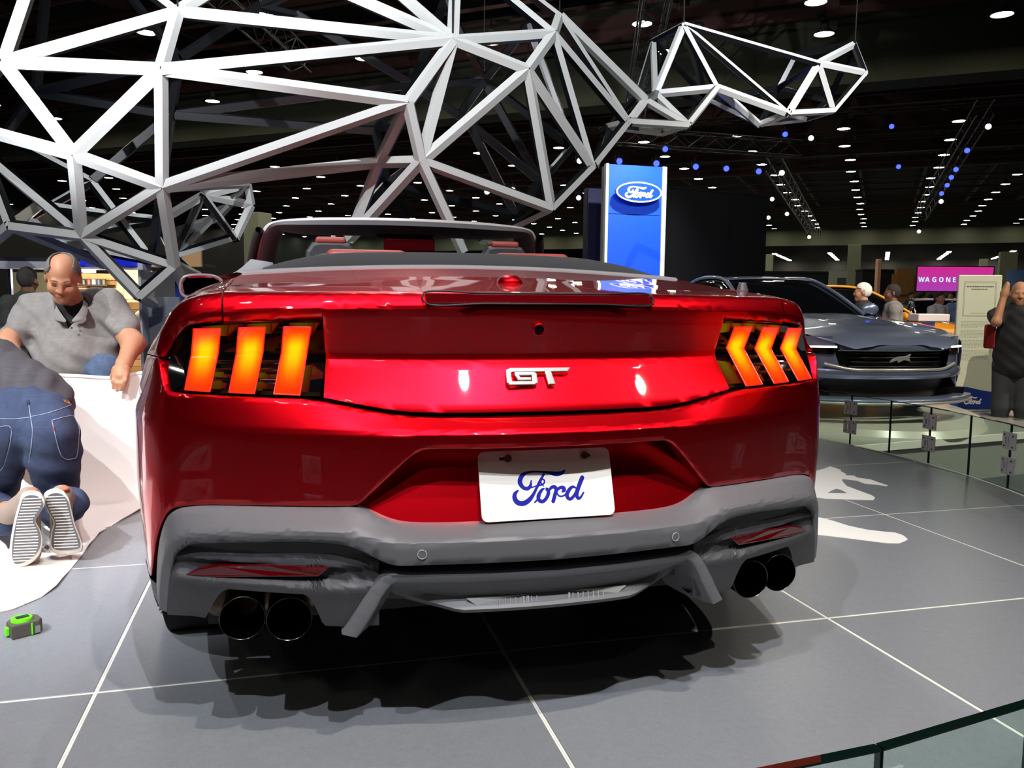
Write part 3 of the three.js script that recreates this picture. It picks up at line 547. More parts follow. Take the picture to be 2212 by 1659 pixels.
  const qb = [[.687, .9585, -.172], [.735, .955, -.192], [.772, .945, -.213], [.800, .930, -.25], [.820, .916, -.29], [.832, .909, -.32], [.846, .902, -.38], [.868, .892, -.50], [.887, .886, -.63], [.905, .882, -.82], [.91, .88, -1.05], [.905, .88, -1.35], [.89, .88, -1.72]];
  const qc = [[.687, 1.0015, -.192], [.732, .995, -.207], [.762, .987, -.225], [.782, .978, -.255], [.795, .972, -.29], [.803, .968, -.32], [.812, .964, -.38], [.824, .96, -.50], [.836, .957, -.63], [.848, .955, -.82], [.85, .953, -1.05], [.845, .953, -1.35], [.835, .955, -1.72]];
  const qd = [[.687, 1.012, -.27], [.72, 1.008, -.285], [.742, 1.003, -.30], [.757, .9995, -.325], [.765, .9985, -.35], [.770, .9985, -.375], [.776, 1.0, -.43], [.782, 1.005, -.54], [.786, 1.010, -.66], [.788, 1.017, -.84], [.788, 1.018, -1.06], [.785, 1.013, -1.36], [.778, 1.005, -1.72]];
  const qe = [[.687, 1.018, -.36], [.687, 1.0195, -.38], [.687, 1.021, -.40], [.687, 1.0235, -.43], [.687, 1.025, -.45], [.687, 1.027, -.47], [.686, 1.031, -.52], [.684, 1.039, -.60], [.681, 1.047, -.69], [.68, 1.057, -.85], [.69, 1.058, -1.06], [.70, 1.05, -1.36], [.712, 1.035, -1.72]];
  const archY = z => { const d = Math.abs(z + 1.05); return d < 0.388 ? 0.345 + Math.sqrt(0.388 * 0.388 - d * d) : 0.30; };
  const archF = z => { const d = Math.abs(z + 3.77); return d < 0.385 ? 0.345 + Math.sqrt(0.385 * 0.385 - d * d) : 0.28; };
  const W0 = [[-.66, .944], [-.85, .957], [-1.05, .958], [-1.45, .945], [-2.2, .925], [-2.9, .928], [-3.4, .944], [-3.77, .946], [-4.15, .925], [-4.4, .86], [-4.58, .72], [-4.68, .45], [-4.71, 0]];
  const wz = z => { for (let i = 0; i < W0.length - 1; i++) if (z >= W0[i + 1][0]) { const t = (z - W0[i][0]) / (W0[i + 1][0] - W0[i][0]); return W0[i][1] + (W0[i + 1][1] - W0[i][1]) * Math.max(0, t); } return 0; };
  const wy = y => { const K = [[.24, -.075], [.30, -.045], [.42, -.018], [.58, 0], [.70, -.001], [.78, -.012], [.84, -.032]]; for (let i = 0; i < K.length - 1; i++) if (y <= K[i + 1][0]) { const t = (y - K[i][0]) / (K[i + 1][0] - K[i][0]); return K[i][1] + (K[i + 1][1] - K[i][1]) * t; } return -.032; };
  const zs = (a, b, n) => { const r = []; for (let i = 0; i <= n; i++) r.push(a + (b - a) * i / n); return r; };
  function sidePanel(z0, z1, n, low) {
    const Z = zs(z0, z1, n), rows = []; for (let k = 0; k <= 10; k++) rows.push(Z.map(z => { const l = low(z), y = 0.84 + (l - 0.84) * k / 10; return [wz(z) + wy(y), y, z]; }));
    rows.push(rows[10].map(p => [p[0] - 0.04, p[1], p[2]])); return grid(rows, false);
  }
  for (const s of [1, -1]) {
    const F = g => s < 0 ? flipX(g) : g;
    const Q = [qa, qb, qc, qd, qe].map(r => relax(spline(r, 5), 5));
    const inn = Q[0].map(p => [p[0] - 0.01, p[1] - 0.002, p[2] - 0.03]), seam = Q[4].map(p => [p[0] - 0.002, p[1] - 0.03, p[2]]);
    mesh('quarter_panel', F(weld([grid(refine(rounded([inn, Q[0], Q[1], Q[2], Q[3], Q[4], seam], [0, 0.003, 0.012, 0.016, 0.02, 0.003, 0])), true), sidePanel(-0.664, -1.72, 44, archY)], 1.2)), RED, car);
    mesh('door', F(weld([sidePanel(-1.726, -3.03, 20, () => 0.28), grid([zs(-1.726, -3.03, 20).map(z => [wz(z) - 0.032, 0.84, z]), zs(-1.726, -3.03, 20).map(z => [wz(z) - 0.06, 0.88, z]), zs(-1.726, -3.03, 20).map(z => [wz(z) - 0.12, 0.95, z]), zs(-1.726, -3.03, 20).map(z => [wz(z) - 0.17, 0.985, z]), zs(-1.726, -3.03, 20).map(z => [wz(z) - 0.22, 0.98, z])], true)], 1.2)), RED, car);
    mesh('front_fender', F(weld([sidePanel(-3.036, -4.40, 44, archF), grid([zs(-3.036, -4.40, 24).map(z => [wz(z) - 0.032, 0.84, z]), zs(-3.036, -4.40, 24).map(z => [wz(z) - 0.07, 0.885 - 0.03 * Math.max(0, -z - 3.8), z]), zs(-3.036, -4.40, 24).map(z => [wz(z) - 0.16, 0.925 - 0.09 * Math.max(0, -z - 3.5), z])], true)], 1.2)), RED, car);
    mesh('sill', rbox(0.08, 0.1, 1.9, 0.03, s * 0.87, 0.27, -2.4), DARKPL, car);
    // mirror
    const mr = mesh('door_mirror', new THREE.SphereGeometry(0.5, 20, 14).scale(0.19, 0.125, 0.11).translate(s * 0.955, 1.032, -2.62), RED, car); 
    mesh('mirror_glass', extrude([[-.1, -.05], [.1, -.058], [.108, .03], [.07, .056], [-.09, .05], [-.108, .02]], 0.004, 0.003).scale(0.76, 0.76, 1).translate(s * 0.955, 1.034, -2.57), mat(0x8a6f72, 0.03, 1), mr);
    mesh('mirror_rim', tube([[-.1, -.05], [.1, -.058], [.112, .03], [.07, .06], [-.09, .054], [-.112, .02]].map(p => V(s * 0.955 + p[0] * 0.84, 1.034 + p[1] * 0.84, -2.572)), 0.008, 40, 6, true), mat(0x7f6d70, 0.3, 0.2), mr);
    mesh('mirror_stalk', rod(V(s * 0.84, 0.965, -2.62), V(s * 0.91, 1.0, -2.6), 0.022, 10), DARKPL, mr);
    // wheels
    for (const [z, w] of [[-1.05, 0.29], [-3.77, 0.26]]) {
      const cx = s * (0.943 - w / 2), wh = new THREE.Group(); wh.name = 'wheel'; wh.position.set(cx, 0.345, z); car.add(wh);
      const prof = []; for (const [x, r] of [[-.5, .26], [-.5, .325], [-.44, .342], [-.3, .345], [.3, .345], [.44, .342], [.5, .325], [.5, .26]]) prof.push(new THREE.Vector2(r, x * w));
      mesh('tyre', new THREE.LatheGeometry(prof, 72).rotateZ(Math.PI / 2), RUBBER, wh);
      const gr = []; for (let k = 0; k < 60; k++) for (const o of [-1, 1]) gr.push(box(w * 0.26, 0.004, 0.006, o * w * 0.34, 0.3455, 0).rotateX(k / 60 * Math.PI * 2 + o * 0.02));
      mesh('tread_blocks', merge(gr), RUBBER, wh);
      const sp = [new THREE.TorusGeometry(0.245, 0.016, 8, 40).rotateY(Math.PI / 2).translate(s * w * 0.42, 0, 0), cyl(0.06, 0.06, 0.04, 18).rotateZ(Math.PI / 2).translate(s * w * 0.36, 0, 0)];
      for (let k = 0; k < 10; k++) sp.push(box(0.025, 0.19, 0.035, s * w * 0.38, 0.145, 0).rotateX(k / 10 * Math.PI * 2));
      mesh('rim', merge(sp), mat(0x2a2a2c, 0.25, 0.9), wh); mesh('brake_disc', cyl(0.17, 0.17, 0.02, 32).rotateZ(Math.PI / 2).translate(0, 0, 0), mat(0x777777, 0.4, 0.9), wh);
    }
  }
  for (const z of [-1.05, -3.77]) for (const s of [1, -1]) mesh('wheel_liner', new THREE.CylinderGeometry(0.40, 0.40, 0.42, 32, 1, true, 0, Math.PI).rotateZ(Math.PI / 2).rotateX(Math.PI).translate(s * 0.70, 0.345, z), mat(0x0a0a0a, 0.9, 0, { side: THREE.DoubleSide }), car);
  mesh('underbody', merge([box(1.5, 0.08, 4.2, 0, 0.24, -2.45), box(1.3, 0.16, 0.5, 0, 0.42, -0.42), box(1.5, 0.35, 0.06, 0, 0.62, -0.42), box(0.9, 0.5, 0.3, 0, 0.62, -0.28)]), BLACK, car);
  // bonnet and nose
  {
    const Z = zs(-2.95, -4.66, 18), U = zs(-1, 1, 16);
    const rows = Z.map(z => U.map(u => { const w = (z < -4.4 ? wz(z) * 0.93 : wz(z) - 0.165), e = Math.max(0, -z - 3.6); return [u * w, 1.0 - 0.055 * u * u - 0.10 * (-z - 2.95) / 1.7 - 0.09 * e * e, z]; }));
    mesh('bonnet', weld([grid(rows, true)]), RED, car);
    const th = zs(-1.45, 1.45, 30), outline = t => [0.93 * Math.sin(t) * (1 - 0.03 * Math.cos(t)), -4.38 - 0.34 * Math.cos(t)];
    mesh('front_bumper', weld([grid([[0.80, 0.97], [0.70, 1.0], [0.5, 1.0], [0.3, 0.98], [0.2, 0.93]].map(([y, f]) => th.map(t => { const [x, z] = outline(t); return [x * f, y, -4.38 + (z + 4.38) * f]; })), true)]), RED, car);
    for (const s of [1, -1]) mesh('headlamp', new THREE.SphereGeometry(0.5, 14, 10).scale(0.3, 0.09, 0.12).rotateY(s * 0.5).translate(s * 0.66, 0.70, -4.56), GLOSSBLACK, car);
  }

  // ----- cockpit
  const FAB = mat(0x2a2b2d, 0.95), FABG = mat(0x77777a, 0.7);
  {
    // grey strip at the front edge of the decklid, folded soft top and side caps
    const xs = zs(-0.675, 0.675, 40);
    mesh('deck_edge_strip', weld([grid([xs.map(x => [x, 1.084 - 0.06 * x * x, -0.772]), xs.map(x => [x, 1.093 - 0.06 * x * x, -0.785]), xs.map(x => [x, 1.095 - 0.06 * x * x, -0.80]), xs.map(x => [x, 1.06 - 0.06 * x * x, -0.81])], true)]), FABG, car);
    const sx = zs(-0.62, 0.62, 40), hump = x => { const e = Math.max(0, (Math.abs(x) - 0.35) / 0.27); return 1 - 0.55 * e * e; };
    mesh('folded_soft_top', weld([grid([[0, -0.80], [0.035, -0.815], [0.062, -0.86], [0.07, -0.93], [0.06, -1.02], [0.03, -1.08], [-0.05, -1.10]].map(([h, z]) => sx.map(x => [x, 1.068 - 0.05 * x * x + h * hump(x), z])), true)]), FAB, car);
    for (const s of [1, -1]) {
      const fin = [[0.69, 1.062, -0.80], [0.69, 1.072, -0.95], [0.675, 1.105, -1.15], [0.668, 1.118, -1.3], [0.675, 1.085, -1.42]], low = fin.map(p => [p[0] - 0.07, p[1] - 0.01, p[2]]), out = fin.map(p => [p[0] + 0.05, Math.min(p[1], 1.05), p[2]]);
      const g = weld([grid([spline(out, 4), spline(fin, 4), spline(low, 4), spline(low.map(p => [p[0], p[1] - 0.05, p[2]]), 4)], true)]);
      mesh('top_side_cap', s < 0 ? flipX(g) : g, FABG, car);
    }
    mesh('cabin_tub', merge([box(1.36, 0.05, 2.1, 0, 0.40, -1.95), box(0.03, 0.6, 2.1, -0.70, 0.7, -1.95), box(0.03, 0.6, 2.1, 0.70, 0.7, -1.95), box(1.36, 0.62, 0.04, 0, 0.7, -1.12), box(1.4, 0.34, 0.45, 0, 0.80, -2.82)]), BLACK, car);
    // rear bench: two backs topped in red leather
    for (const s of [1, -1]) {
      const b = mesh('rear_seat_back', rbox(0.40, 0.5, 0.14, 0.06, s * 0.29, 0.89, -1.2), LEATHERB, car);
      mesh('seat_top_panel', rbox(0.27, 0.05, 0.15, 0.022, s * 0.29, 1.128, -1.2), LEATHER, b);
    }
    // front seats with head restraints
    for (const s of [1, -1]) {
      const seat = mesh('front_seat', merge([rbox(0.46, 0.56, 0.16, 0.06, s * 0.37, 0.82, -1.9), rbox(0.5, 0.16, 0.5, 0.06, s * 0.37, 0.55, -2.12)]), LEATHERB, car);
      const shell = extrude([[-.085, 0], [.085, 0], [.092, .04], [.086, .085], [.068, .112], [.045, .118], [-.045, .118], [-.068, .112], [-.086, .085], [-.092, .04]], 0.05, 0.016).translate(s * 0.375, 1.09, -1.93);
      const hr = mesh('head_restraint', shell, LEATHERB, seat);
      mesh('restraint_cap', rbox(0.125, 0.03, 0.095, 0.013, s * 0.375, 1.226, -1.91), LEATHER, hr);
    }
    // steering wheel, dash, inner mirror
    mesh('steering_wheel', new THREE.TorusGeometry(0.18, 0.016, 8, 32).rotateX(-0.4).translate(-0.37, 0.92, -2.5), LEATHERB, car);
    mesh('rear_view_mirror', rbox(0.25, 0.07, 0.03, 0.015, 0.02, 1.245, -2.36), mat(0x6b1018, 0.08, 0.6), car);  // maroon colour paints in the red that the mirror reflects
  }
  // windscreen frame, glass and visors
  {
    const A = [[0.735, 1.0, -2.78], [0.712, 1.12, -2.6], [0.685, 1.235, -2.44], [0.655, 1.305, -2.36], [0.60, 1.338, -2.325], [0.45, 1.353, -2.305], [0.22, 1.361, -2.295], [0, 1.363, -2.292]];
    const outer = spline([...A, ...mirrored(A).reverse().slice(1)], 6), n = outer.length;
    const sec = (p, i) => { const t = Math.abs(i / (n - 1) * 2 - 1), side = Math.max(0, (t - 0.5) / 0.5), k = [0.022 * (1 - side), 0.03 * side]; return k; };
    const push = (dx, dy, dz) => outer.map(p => { const h = Math.min(1, Math.max(0, (p[1] - 1.0) / 0.33)), sgn = Math.sign(p[0]) || 1, side = Math.min(1, Math.abs(p[0]) / 0.66); const sd = Math.pow(side, 6); return [p[0] - sgn * dx * sd, p[1] - dy * (1 - sd * 0.75), p[2] + dz]; });
    const FR = mat(0xcdc6c8, 0.4, 0.1), FRM = mat(0x5d5a5e, 0.55), FRD = mat(0x1f1f21, 0.7);
    mesh('windscreen_frame', weld([grid([push(0, 0, -0.10), push(-0.006, -0.006, -0.05), push(0, 0, 0), push(0.012, 0.012, 0.012)], false)], 1.0), FR, car);
    mesh('header_trim', weld([grid([push(0.012, 0.012, 0.012), push(0.03, 0.034, 0.016), push(0.07, 0.066, -0.03), push(0.085, 0.075, -0.12)], false)], 0.9), FRM, car);
    for (const s of [1, -1]) mesh('pillar_seal', tube([V(s * 0.752, 1.0, -2.74), V(s * 0.725, 1.14, -2.55), V(s * 0.695, 1.25, -2.405), V(s * 0.675, 1.295, -2.35)], 0.02, 20, 8), FRD, car);
    const gx = zs(-1, 1, 16), glass = [[0.70, 0.99, -2.86], [0.69, 1.1, -2.70], [0.66, 1.22, -2.52], [0.60, 1.335, -2.36]];
    mesh('windscreen', weld([grid(glass.map(([w, y, z]) => gx.map(u => [u * w, y, z - 0.16 * (1 - u * u)])), true)]), mat(0xdff0e8, 0.02, 0, { transmission: 1, thickness: 0, ior: 1.5 }), car);
    for (const s of [1, -1]) mesh('sun_visor', rbox(0.40, 0.014, 0.16, 0.006, s * 0.33, 1.318, -2.44), FRD, car);
    mesh('overhead_console', rbox(0.28, 0.05, 0.14, 0.02, 0, 1.30, -2.42), FRD, car);
  }
  // stub aerial on the right rear wing
  mesh('aerial_base', new THREE.LatheGeometry([[0.001, 0.034], [0.010, 0.034], [0.011, 0.03], [0.016, 0.012], [0.019, 0.0], [0.001, 0]].map(p => new THREE.Vector2(...p)), 18).translate(0.705, 1.012, -0.42), mat(0x57575a, 0.35, 0.3), car);
}

// ---------------------------------------------------------------- white faceted space frame hanging over the stage
{
  const frame = thing('space_frame', 'huge space frame of white-faced, black-backed struts hanging behind the red car', 'sculpture');
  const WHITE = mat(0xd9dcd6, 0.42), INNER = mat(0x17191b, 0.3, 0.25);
  const N = { // pixel column, pixel row, depth in metres
    a1: [6, 133, 6.1], a2: [384, 24, 6.6], a3: [348, 149, 6.2], a4: [159, 334, 6.3], a5: [350, 404, 6.5], a6: [176, 511, 6.7], a7: [20, 491, 6.6], a8: [377, 577, 7.0], a9: [302, 643, 7.0],
    a10: [-130, 255, 6.7], a11: [95, -130, 6.5], a12: [262, -70, 6.9], a13: [520, -60, 7.1], a14: [-70, 200, 6.9], a15: [-60, 560, 6.9], a16: [-40, 330, 6.8],
    b1: [978, 86, 7.0], b2: [1197, 71, 7.5], b3: [1209, 35, 7.9], b4: [1140, 150, 7.2], b5: [880, 221, 6.8], b6: [909, 349, 7.0], b7: [817, 351, 7.3], b8: [1281, 361, 7.9], b9: [1192, 452, 7.7],
    b10: [985, -70, 7.3], b11: [800, -70, 7.2], b12: [690, -40, 7.1], b13: [1020, -75, 7.5], b14: [1060, -80, 7.8], b15: [752, 520, 7.6], b16: [1000, 545, 7.4], b17: [1040, 525, 8.2], b18: [745, 500, 8.2],
    c1: [1358, 264, 8.2], c2: [1393, 217, 8.4], c3: [1486, 272, 8.5], c4: [1415, 203, 8.8], c5: [1477, 52, 8.9], c6: [1411, 87, 9.4], c7: [1551, 190, 8.8], c8: [1769, 136, 9.4], c9: [1703, 245, 9.3], c10: [1801, 240, 9.7], c11: [1871, 157, 9.9], c12: [1847, 95, 10.2], c13: [1641, 269, 9.7], c14: [1741, 259, 10.2], c15: [1311, 275, 9.2], c16: [1433, 290, 9.3], c17: [1376, 203, 9.3], c18: [1719, 117, 10.6], c19: [1681, 190, 10.6], c20: [1530, 215, 10.2], c21: [1790, 218, 10.8],
    // far side, seen from inside
    d1: [390, 123, 8.6], d2: [370, 247, 9.0], d3: [76, 199, 8.6], d4: [561, 12, 8.8], d5: [890, 182, 9.4], d6: [1046, 174, 9.8], d7: [992, 250, 9.6], d8: [809, 282, 9.3], d9: [834, 399, 9.4], d10: [1116, 468, 9.8], d11: [1166, 392, 9.8], d12: [1233, 316, 9.6], d13: [1012, 264, 9.5], d14: [100, -40, 8.8], d15: [10, 290, 8.8], d16: [245, -60, 8.9], d17: [700, -50, 9.0], d18: [960, 0, 9.4], d19: [1140, 55, 9.6], d20: [640, 30, 9.0], d21: [330, 560, 8.6], d22: [200, 390, 8.6], d23: [60, 470, 8.6], d24: [880, 470, 9.6], d25: [118, 520, 8.4],
    // lower limb at the left
    e1: [535, 398, 9.6], e2: [543, 443, 9.7], e3: [441, 421, 9.2], e4: [509, 514, 9.5], e5: [352, 473, 8.9], e6: [380, 553, 9.2], e7: [356, 508, 9.2], e8: [470, 470, 9.9], e9: [196, 455, 8.6], e10: [190, 500, 8.7], e11: [88, 440, 8.2], e12: [225, 575, 8.0], e13: [430, 600, 9.0], e14: [440, 690, 7.9], e15: [330, 660, 7.6],
  };
  const P = {}; for (const k in N) P[k] = at(...N[k]);
  const outer = 'a1-a2 a1-a3 a2-a3 a1-a4 a3-a4 a1-a11 a1-a14 a2-a12 a2-a13 a2-b1 a3-b1 a3-b5 a3-a5 a4-a5 a4-a6 a4-a10 a5-a6 a5-b5 a5-b7 a5-a8 a6-a8 a6-a16 a6-a9 a8-a9 a7-a6 a7-a15 a7-a16 a7-e11 a7-e12 a8-e14 a9-e15 a8-e13 '
    + 'b1-b10 b1-b11 b1-b12 b1-b2 b1-b4 b1-b5 b1-b6 b2-b4 b2-b3 b2-b13 b3-b14 b2-b8 b4-b8 b4-b6 b4-b9 b3-c2 b3-c1 b2-c1 b5-b6 b5-b7 b6-b7 b6-b9 b7-b15 b6-b15 b6-b16 b8-b9 b8-c1 b9-b17 '
    + 'c1-c2 c1-c3 c2-c3 c4-c3 c2-c4 c4-c5 c4-c6 c4-c7 c5-c6 c5-c7 c5-c8 c5-c9 c3-c7 c7-c9 c7-c13 c8-c9 c8-c10 c8-c11 c8-c12 c9-c10 c10-c11 c11-c12 c13-c14 c9-c13 c14-c10 c1-c15 c15-c16 c16-c3 c6-c17 c12-c18 c2-c17 c15-b8 c9-c14 '
    + 'a5-e1 e1-e2 e1-e3 e2-e3 e2-e4 e3-e5 e4-e6 e3-e6 e3-e4 e5-e6 e1-e6 e6-e13 e5-e9 e9-e11 e5-e10';
  const inner = 'd1-d4 d1-d2 d2-d5 d5-d6 d5-d7 d6-d7 d6-d12 d7-d13 d8-d9 d13-d10 d13-d11 d6-d11 d1-d3 d3-d2 d3-d14 d3-d15 d2-d22 d1-d16 d4-d17 d5-d20 d5-d18 d6-d19 d19-d12 d2-d8 d8-d5 d9-d13 d9-d10 d11-d10 d12-d11 d21-d22 d9-d24 d22-d23 d4-d20 d18-d6 d15-d22 d23-d25 d25-d21 d2-d21 '
    + 'c6-c20 c20-c19 c19-c18 c19-c8 c19-c13 c20-c5 c19-c21 c21-c14 c21-c12 c20-c13 c17-c20 c16-c20 c17-c15 e8-e1 e8-e4 e8-e7 e7-e6 b18-b15 b18-d9';
  const groups = { left: at(260, 300, 7.8), mid: at(1010, 260, 8.4), arm: at(1450, 190, 9.2), tip: at(1700, 185, 10), limb: at(430, 480, 10.8), low: at(180, 600, 8.8) };
  const centre = p => { let b = null, d = 1e9; for (const k in groups) { const q = groups[k].distanceTo(p); if (q < d) { d = q; b = groups[k]; } } return b; };
  function strut(a, b, wide) {
    const A = P[a], B = P[b], ax = new THREE.Vector3().subVectors(B, A), L = ax.length(); ax.normalize();
    const mid = A.clone().lerp(B, 0.5); let out = new THREE.Vector3().subVectors(mid, centre(mid)); out.addScaledVector(ax, -out.dot(ax)).normalize();
    const side = new THREE.Vector3().crossVectors(ax, out), w = wide, sec = [[0, w * 0.30], [w * 0.5, 0], [w * 0.40, -w * 0.5], [-w * 0.40, -w * 0.5], [-w * 0.5, 0]];
    const pos = [], nrm = [], quad = (p, q, list) => {
      const f = (s, t) => { const e = t ? B : A, k = t ? 0.0 : 0.0; return e.clone().addScaledVector(side, s[0]).addScaledVector(out, s[1]); };
      const v = [f(p, 0), f(q, 0), f(q, 1), f(p, 1)], n = new THREE.Vector3().crossVectors(v[1].clone().sub(v[0]), v[3].clone().sub(v[0])).normalize();
      for (const i of [0, 2, 1, 0, 3, 2]) { pos.push(...v[i].toArray()); nrm.push(-n.x, -n.y, -n.z); }
    };
    for (let i = 0; i < 5; i++) quad(sec[i], sec[(i + 1) % 5]);
    for (const e of [A, B]) { const s = e === A ? 1 : -1; for (let i = 1; i < 4; i++) { const t = [sec[0], sec[i], sec[i + 1]]; if (s < 0) t.reverse(); for (const q of t) { const p = e.clone().addScaledVector(side, q[0]).addScaledVector(out, q[1]); pos.push(...p.toArray()); nrm.push(-ax.x * s, -ax.y * s, -ax.z * s); } } }
    // white folded cladding outside, black steel channel inside: two pieces of each strut
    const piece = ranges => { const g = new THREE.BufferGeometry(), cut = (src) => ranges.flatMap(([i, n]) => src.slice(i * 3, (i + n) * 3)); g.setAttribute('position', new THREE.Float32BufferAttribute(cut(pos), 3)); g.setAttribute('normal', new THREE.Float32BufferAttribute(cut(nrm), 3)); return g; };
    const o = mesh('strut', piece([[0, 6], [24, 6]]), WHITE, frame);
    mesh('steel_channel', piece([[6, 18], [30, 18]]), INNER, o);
  }
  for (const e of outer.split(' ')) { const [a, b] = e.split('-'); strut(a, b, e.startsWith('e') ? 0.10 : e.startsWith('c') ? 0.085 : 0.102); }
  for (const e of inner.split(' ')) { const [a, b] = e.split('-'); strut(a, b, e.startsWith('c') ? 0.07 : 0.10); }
  // hanging cables up to the roof
  for (const k of ['a2', 'b1', 'b3', 'c5', 'c12', 'd4', 'd6']) mesh('hanging_cable', rod(P[k], V(P[k].x, 11.9, P[k].z), 0.008, 6), mat(0x222222, 0.5, 0.7), frame);
}

// ---------------------------------------------------------------- figures: rounded fields joined smoothly and meshed
function surfaceNet(f, lo, hi, cell) {
  const nx = Math.ceil((hi.x - lo.x) / cell) + 2, ny = Math.ceil((hi.y - lo.y) / cell) + 2, nz = Math.ceil((hi.z - lo.z) / cell) + 2, F = new Float32Array(nx * ny * nz), id = (i, j, k) => (k * ny + j) * nx + i;
  for (let k = 0; k < nz; k++) for (let j = 0; j < ny; j++) for (let i = 0; i < nx; i++) F[id(i, j, k)] = f(lo.x + (i - 0.5) * cell, lo.y + (j - 0.5) * cell, lo.z + (k - 0.5) * cell);
  const vert = new Int32Array(nx * ny * nz).fill(-1), pos = [], idx = [], C = [[0, 0, 0], [1, 0, 0], [0, 1, 0], [1, 1, 0], [0, 0, 1], [1, 0, 1], [0, 1, 1], [1, 1, 1]], E = [[0, 1], [2, 3], [4, 5], [6, 7], [0, 2], [1, 3], [4, 6], [5, 7], [0, 4], [1, 5], [2, 6], [3, 7]];
  for (let k = 0; k < nz - 1; k++) for (let j = 0; j < ny - 1; j++) for (let i = 0; i < nx - 1; i++) {
    const v = C.map(c => F[id(i + c[0], j + c[1], k + c[2])]); let n = 0; for (const q of v) if (q < 0) n++; if (!n || n === 8) continue;
    let sx = 0, sy = 0, sz = 0, m = 0;
    for (const [a, b] of E) if ((v[a] < 0) !== (v[b] < 0)) { const t = v[a] / (v[a] - v[b]); sx += C[a][0] + (C[b][0] - C[a][0]) * t; sy += C[a][1] + (C[b][1] - C[a][1]) * t; sz += C[a][2] + (C[b][2] - C[a][2]) * t; m++; }
    vert[id(i, j, k)] = pos.length / 3; pos.push(lo.x + (i - 0.5 + sx / m) * cell, lo.y + (j - 0.5 + sy / m) * cell, lo.z + (k - 0.5 + sz / m) * cell);
  }
  const quad = (a, b, c, d, flip) => { if (a < 0 || b < 0 || c < 0 || d < 0) return; flip ? idx.push(a, c, b, a, d, c) : idx.push(a, b, c, a, c, d); };
  for (let k = 1; k < nz - 1; k++) for (let j = 1; j < ny - 1; j++) for (let i = 1; i < nx - 1; i++) {
    const s = F[id(i, j, k)] < 0;
    if (s !== F[id(i + 1, j, k)] < 0) quad(vert[id(i, j - 1, k - 1)], vert[id(i, j, k - 1)], vert[id(i, j, k)], vert[id(i, j - 1, k)], !s);
    if (s !== F[id(i, j + 1, k)] < 0) quad(vert[id(i - 1, j, k - 1)], vert[id(i, j, k - 1)], vert[id(i, j, k)], vert[id(i - 1, j, k)], s);
    if (s !== F[id(i, j, k + 1)] < 0) quad(vert[id(i - 1, j - 1, k)], vert[id(i, j - 1, k)], vert[id(i, j, k)], vert[id(i - 1, j, k)], !s);
  }
  const g = new THREE.BufferGeometry(); g.setAttribute('position', new THREE.Float32BufferAttribute(pos, 3)); g.setIndex(idx); g.computeVertexNormals(); return g;
}
const smin = (a, b, k) => { const h = Math.max(k - Math.abs(a - b), 0) / k; return Math.min(a, b) - h * h * k * 0.25; };
// bone: [A, B, rA, rB, flat?] flat squeezes the section along a direction
function boneField(bones, k = 0.03) {
  const L = bones.map(([a, b, r, s, sq]) => ({ a, b, r, s, dx: b.x - a.x, dy: b.y - a.y, dz: b.z - a.z, l2: Math.max(1e-8, a.distanceToSquared(b)), sq }));
  return (x, y, z) => {
    let d = 1e3;
    for (const c of L) {
      let px = x - c.a.x, py = y - c.a.y, pz = z - c.a.z; const t = Math.max(0, Math.min(1, (px * c.dx + py * c.dy + pz * c.dz) / c.l2));
      px -= c.dx * t; py -= c.dy * t; pz -= c.dz * t;
      if (c.sq) { const q = (px * c.sq[0] + py * c.sq[1] + pz * c.sq[2]) * (c.sq[3] - 1); px += c.sq[0] * q; py += c.sq[1] * q; pz += c.sq[2] * q; }
      d = smin(d, Math.sqrt(px * px + py * py + pz * pz) - (c.r + (c.s - c.r) * t), k);
    } return d;
  };
}
function boxOf(bones, m = 0.06) { const b = new THREE.Box3(); for (const [a, c, r, s] of bones) for (const p of [a, c]) { const q = Math.max(r, s) * 1.3 + m; b.expandByPoint(V(p.x - q, p.y - q, p.z - q)); b.expandByPoint(V(p.x + q, p.y + q, p.z + q)); } return b; }
const fieldMesh = (bones, cell, k, wrap) => { const b = boxOf(bones), f = boneField(bones, k); return surfaceNet(wrap ? (x, y, z) => wrap(f(x, y, z), x, y, z) : f, b.min, b.max, cell); };
function ellip(x, y, z, c, r) { const a = (x - c[0]) / r[0], b = (y - c[1]) / r[1], d = (z - c[2]) / r[2], k0 = Math.sqrt(a * a + b * b + d * d), k1 = Math.sqrt((a / r[0]) ** 2 + (b / r[1]) ** 2 + (d / r[2]) ** 2); return k1 ? k0 * (k0 - 1) / k1 : -Math.min(...r); }
function seg(x, y, z, a, b, r) { const dx = b[0] - a[0], dy = b[1] - a[1], dz = b[2] - a[2], px = x - a[0], py = y - a[1], pz = z - a[2], t = Math.max(0, Math.min(1, (px * dx + py * dy + pz * dz) / (dx * dx + dy * dy + dz * dz))); return Math.hypot(px - dx * t, py - dy * t, pz - dz * t) - r; }
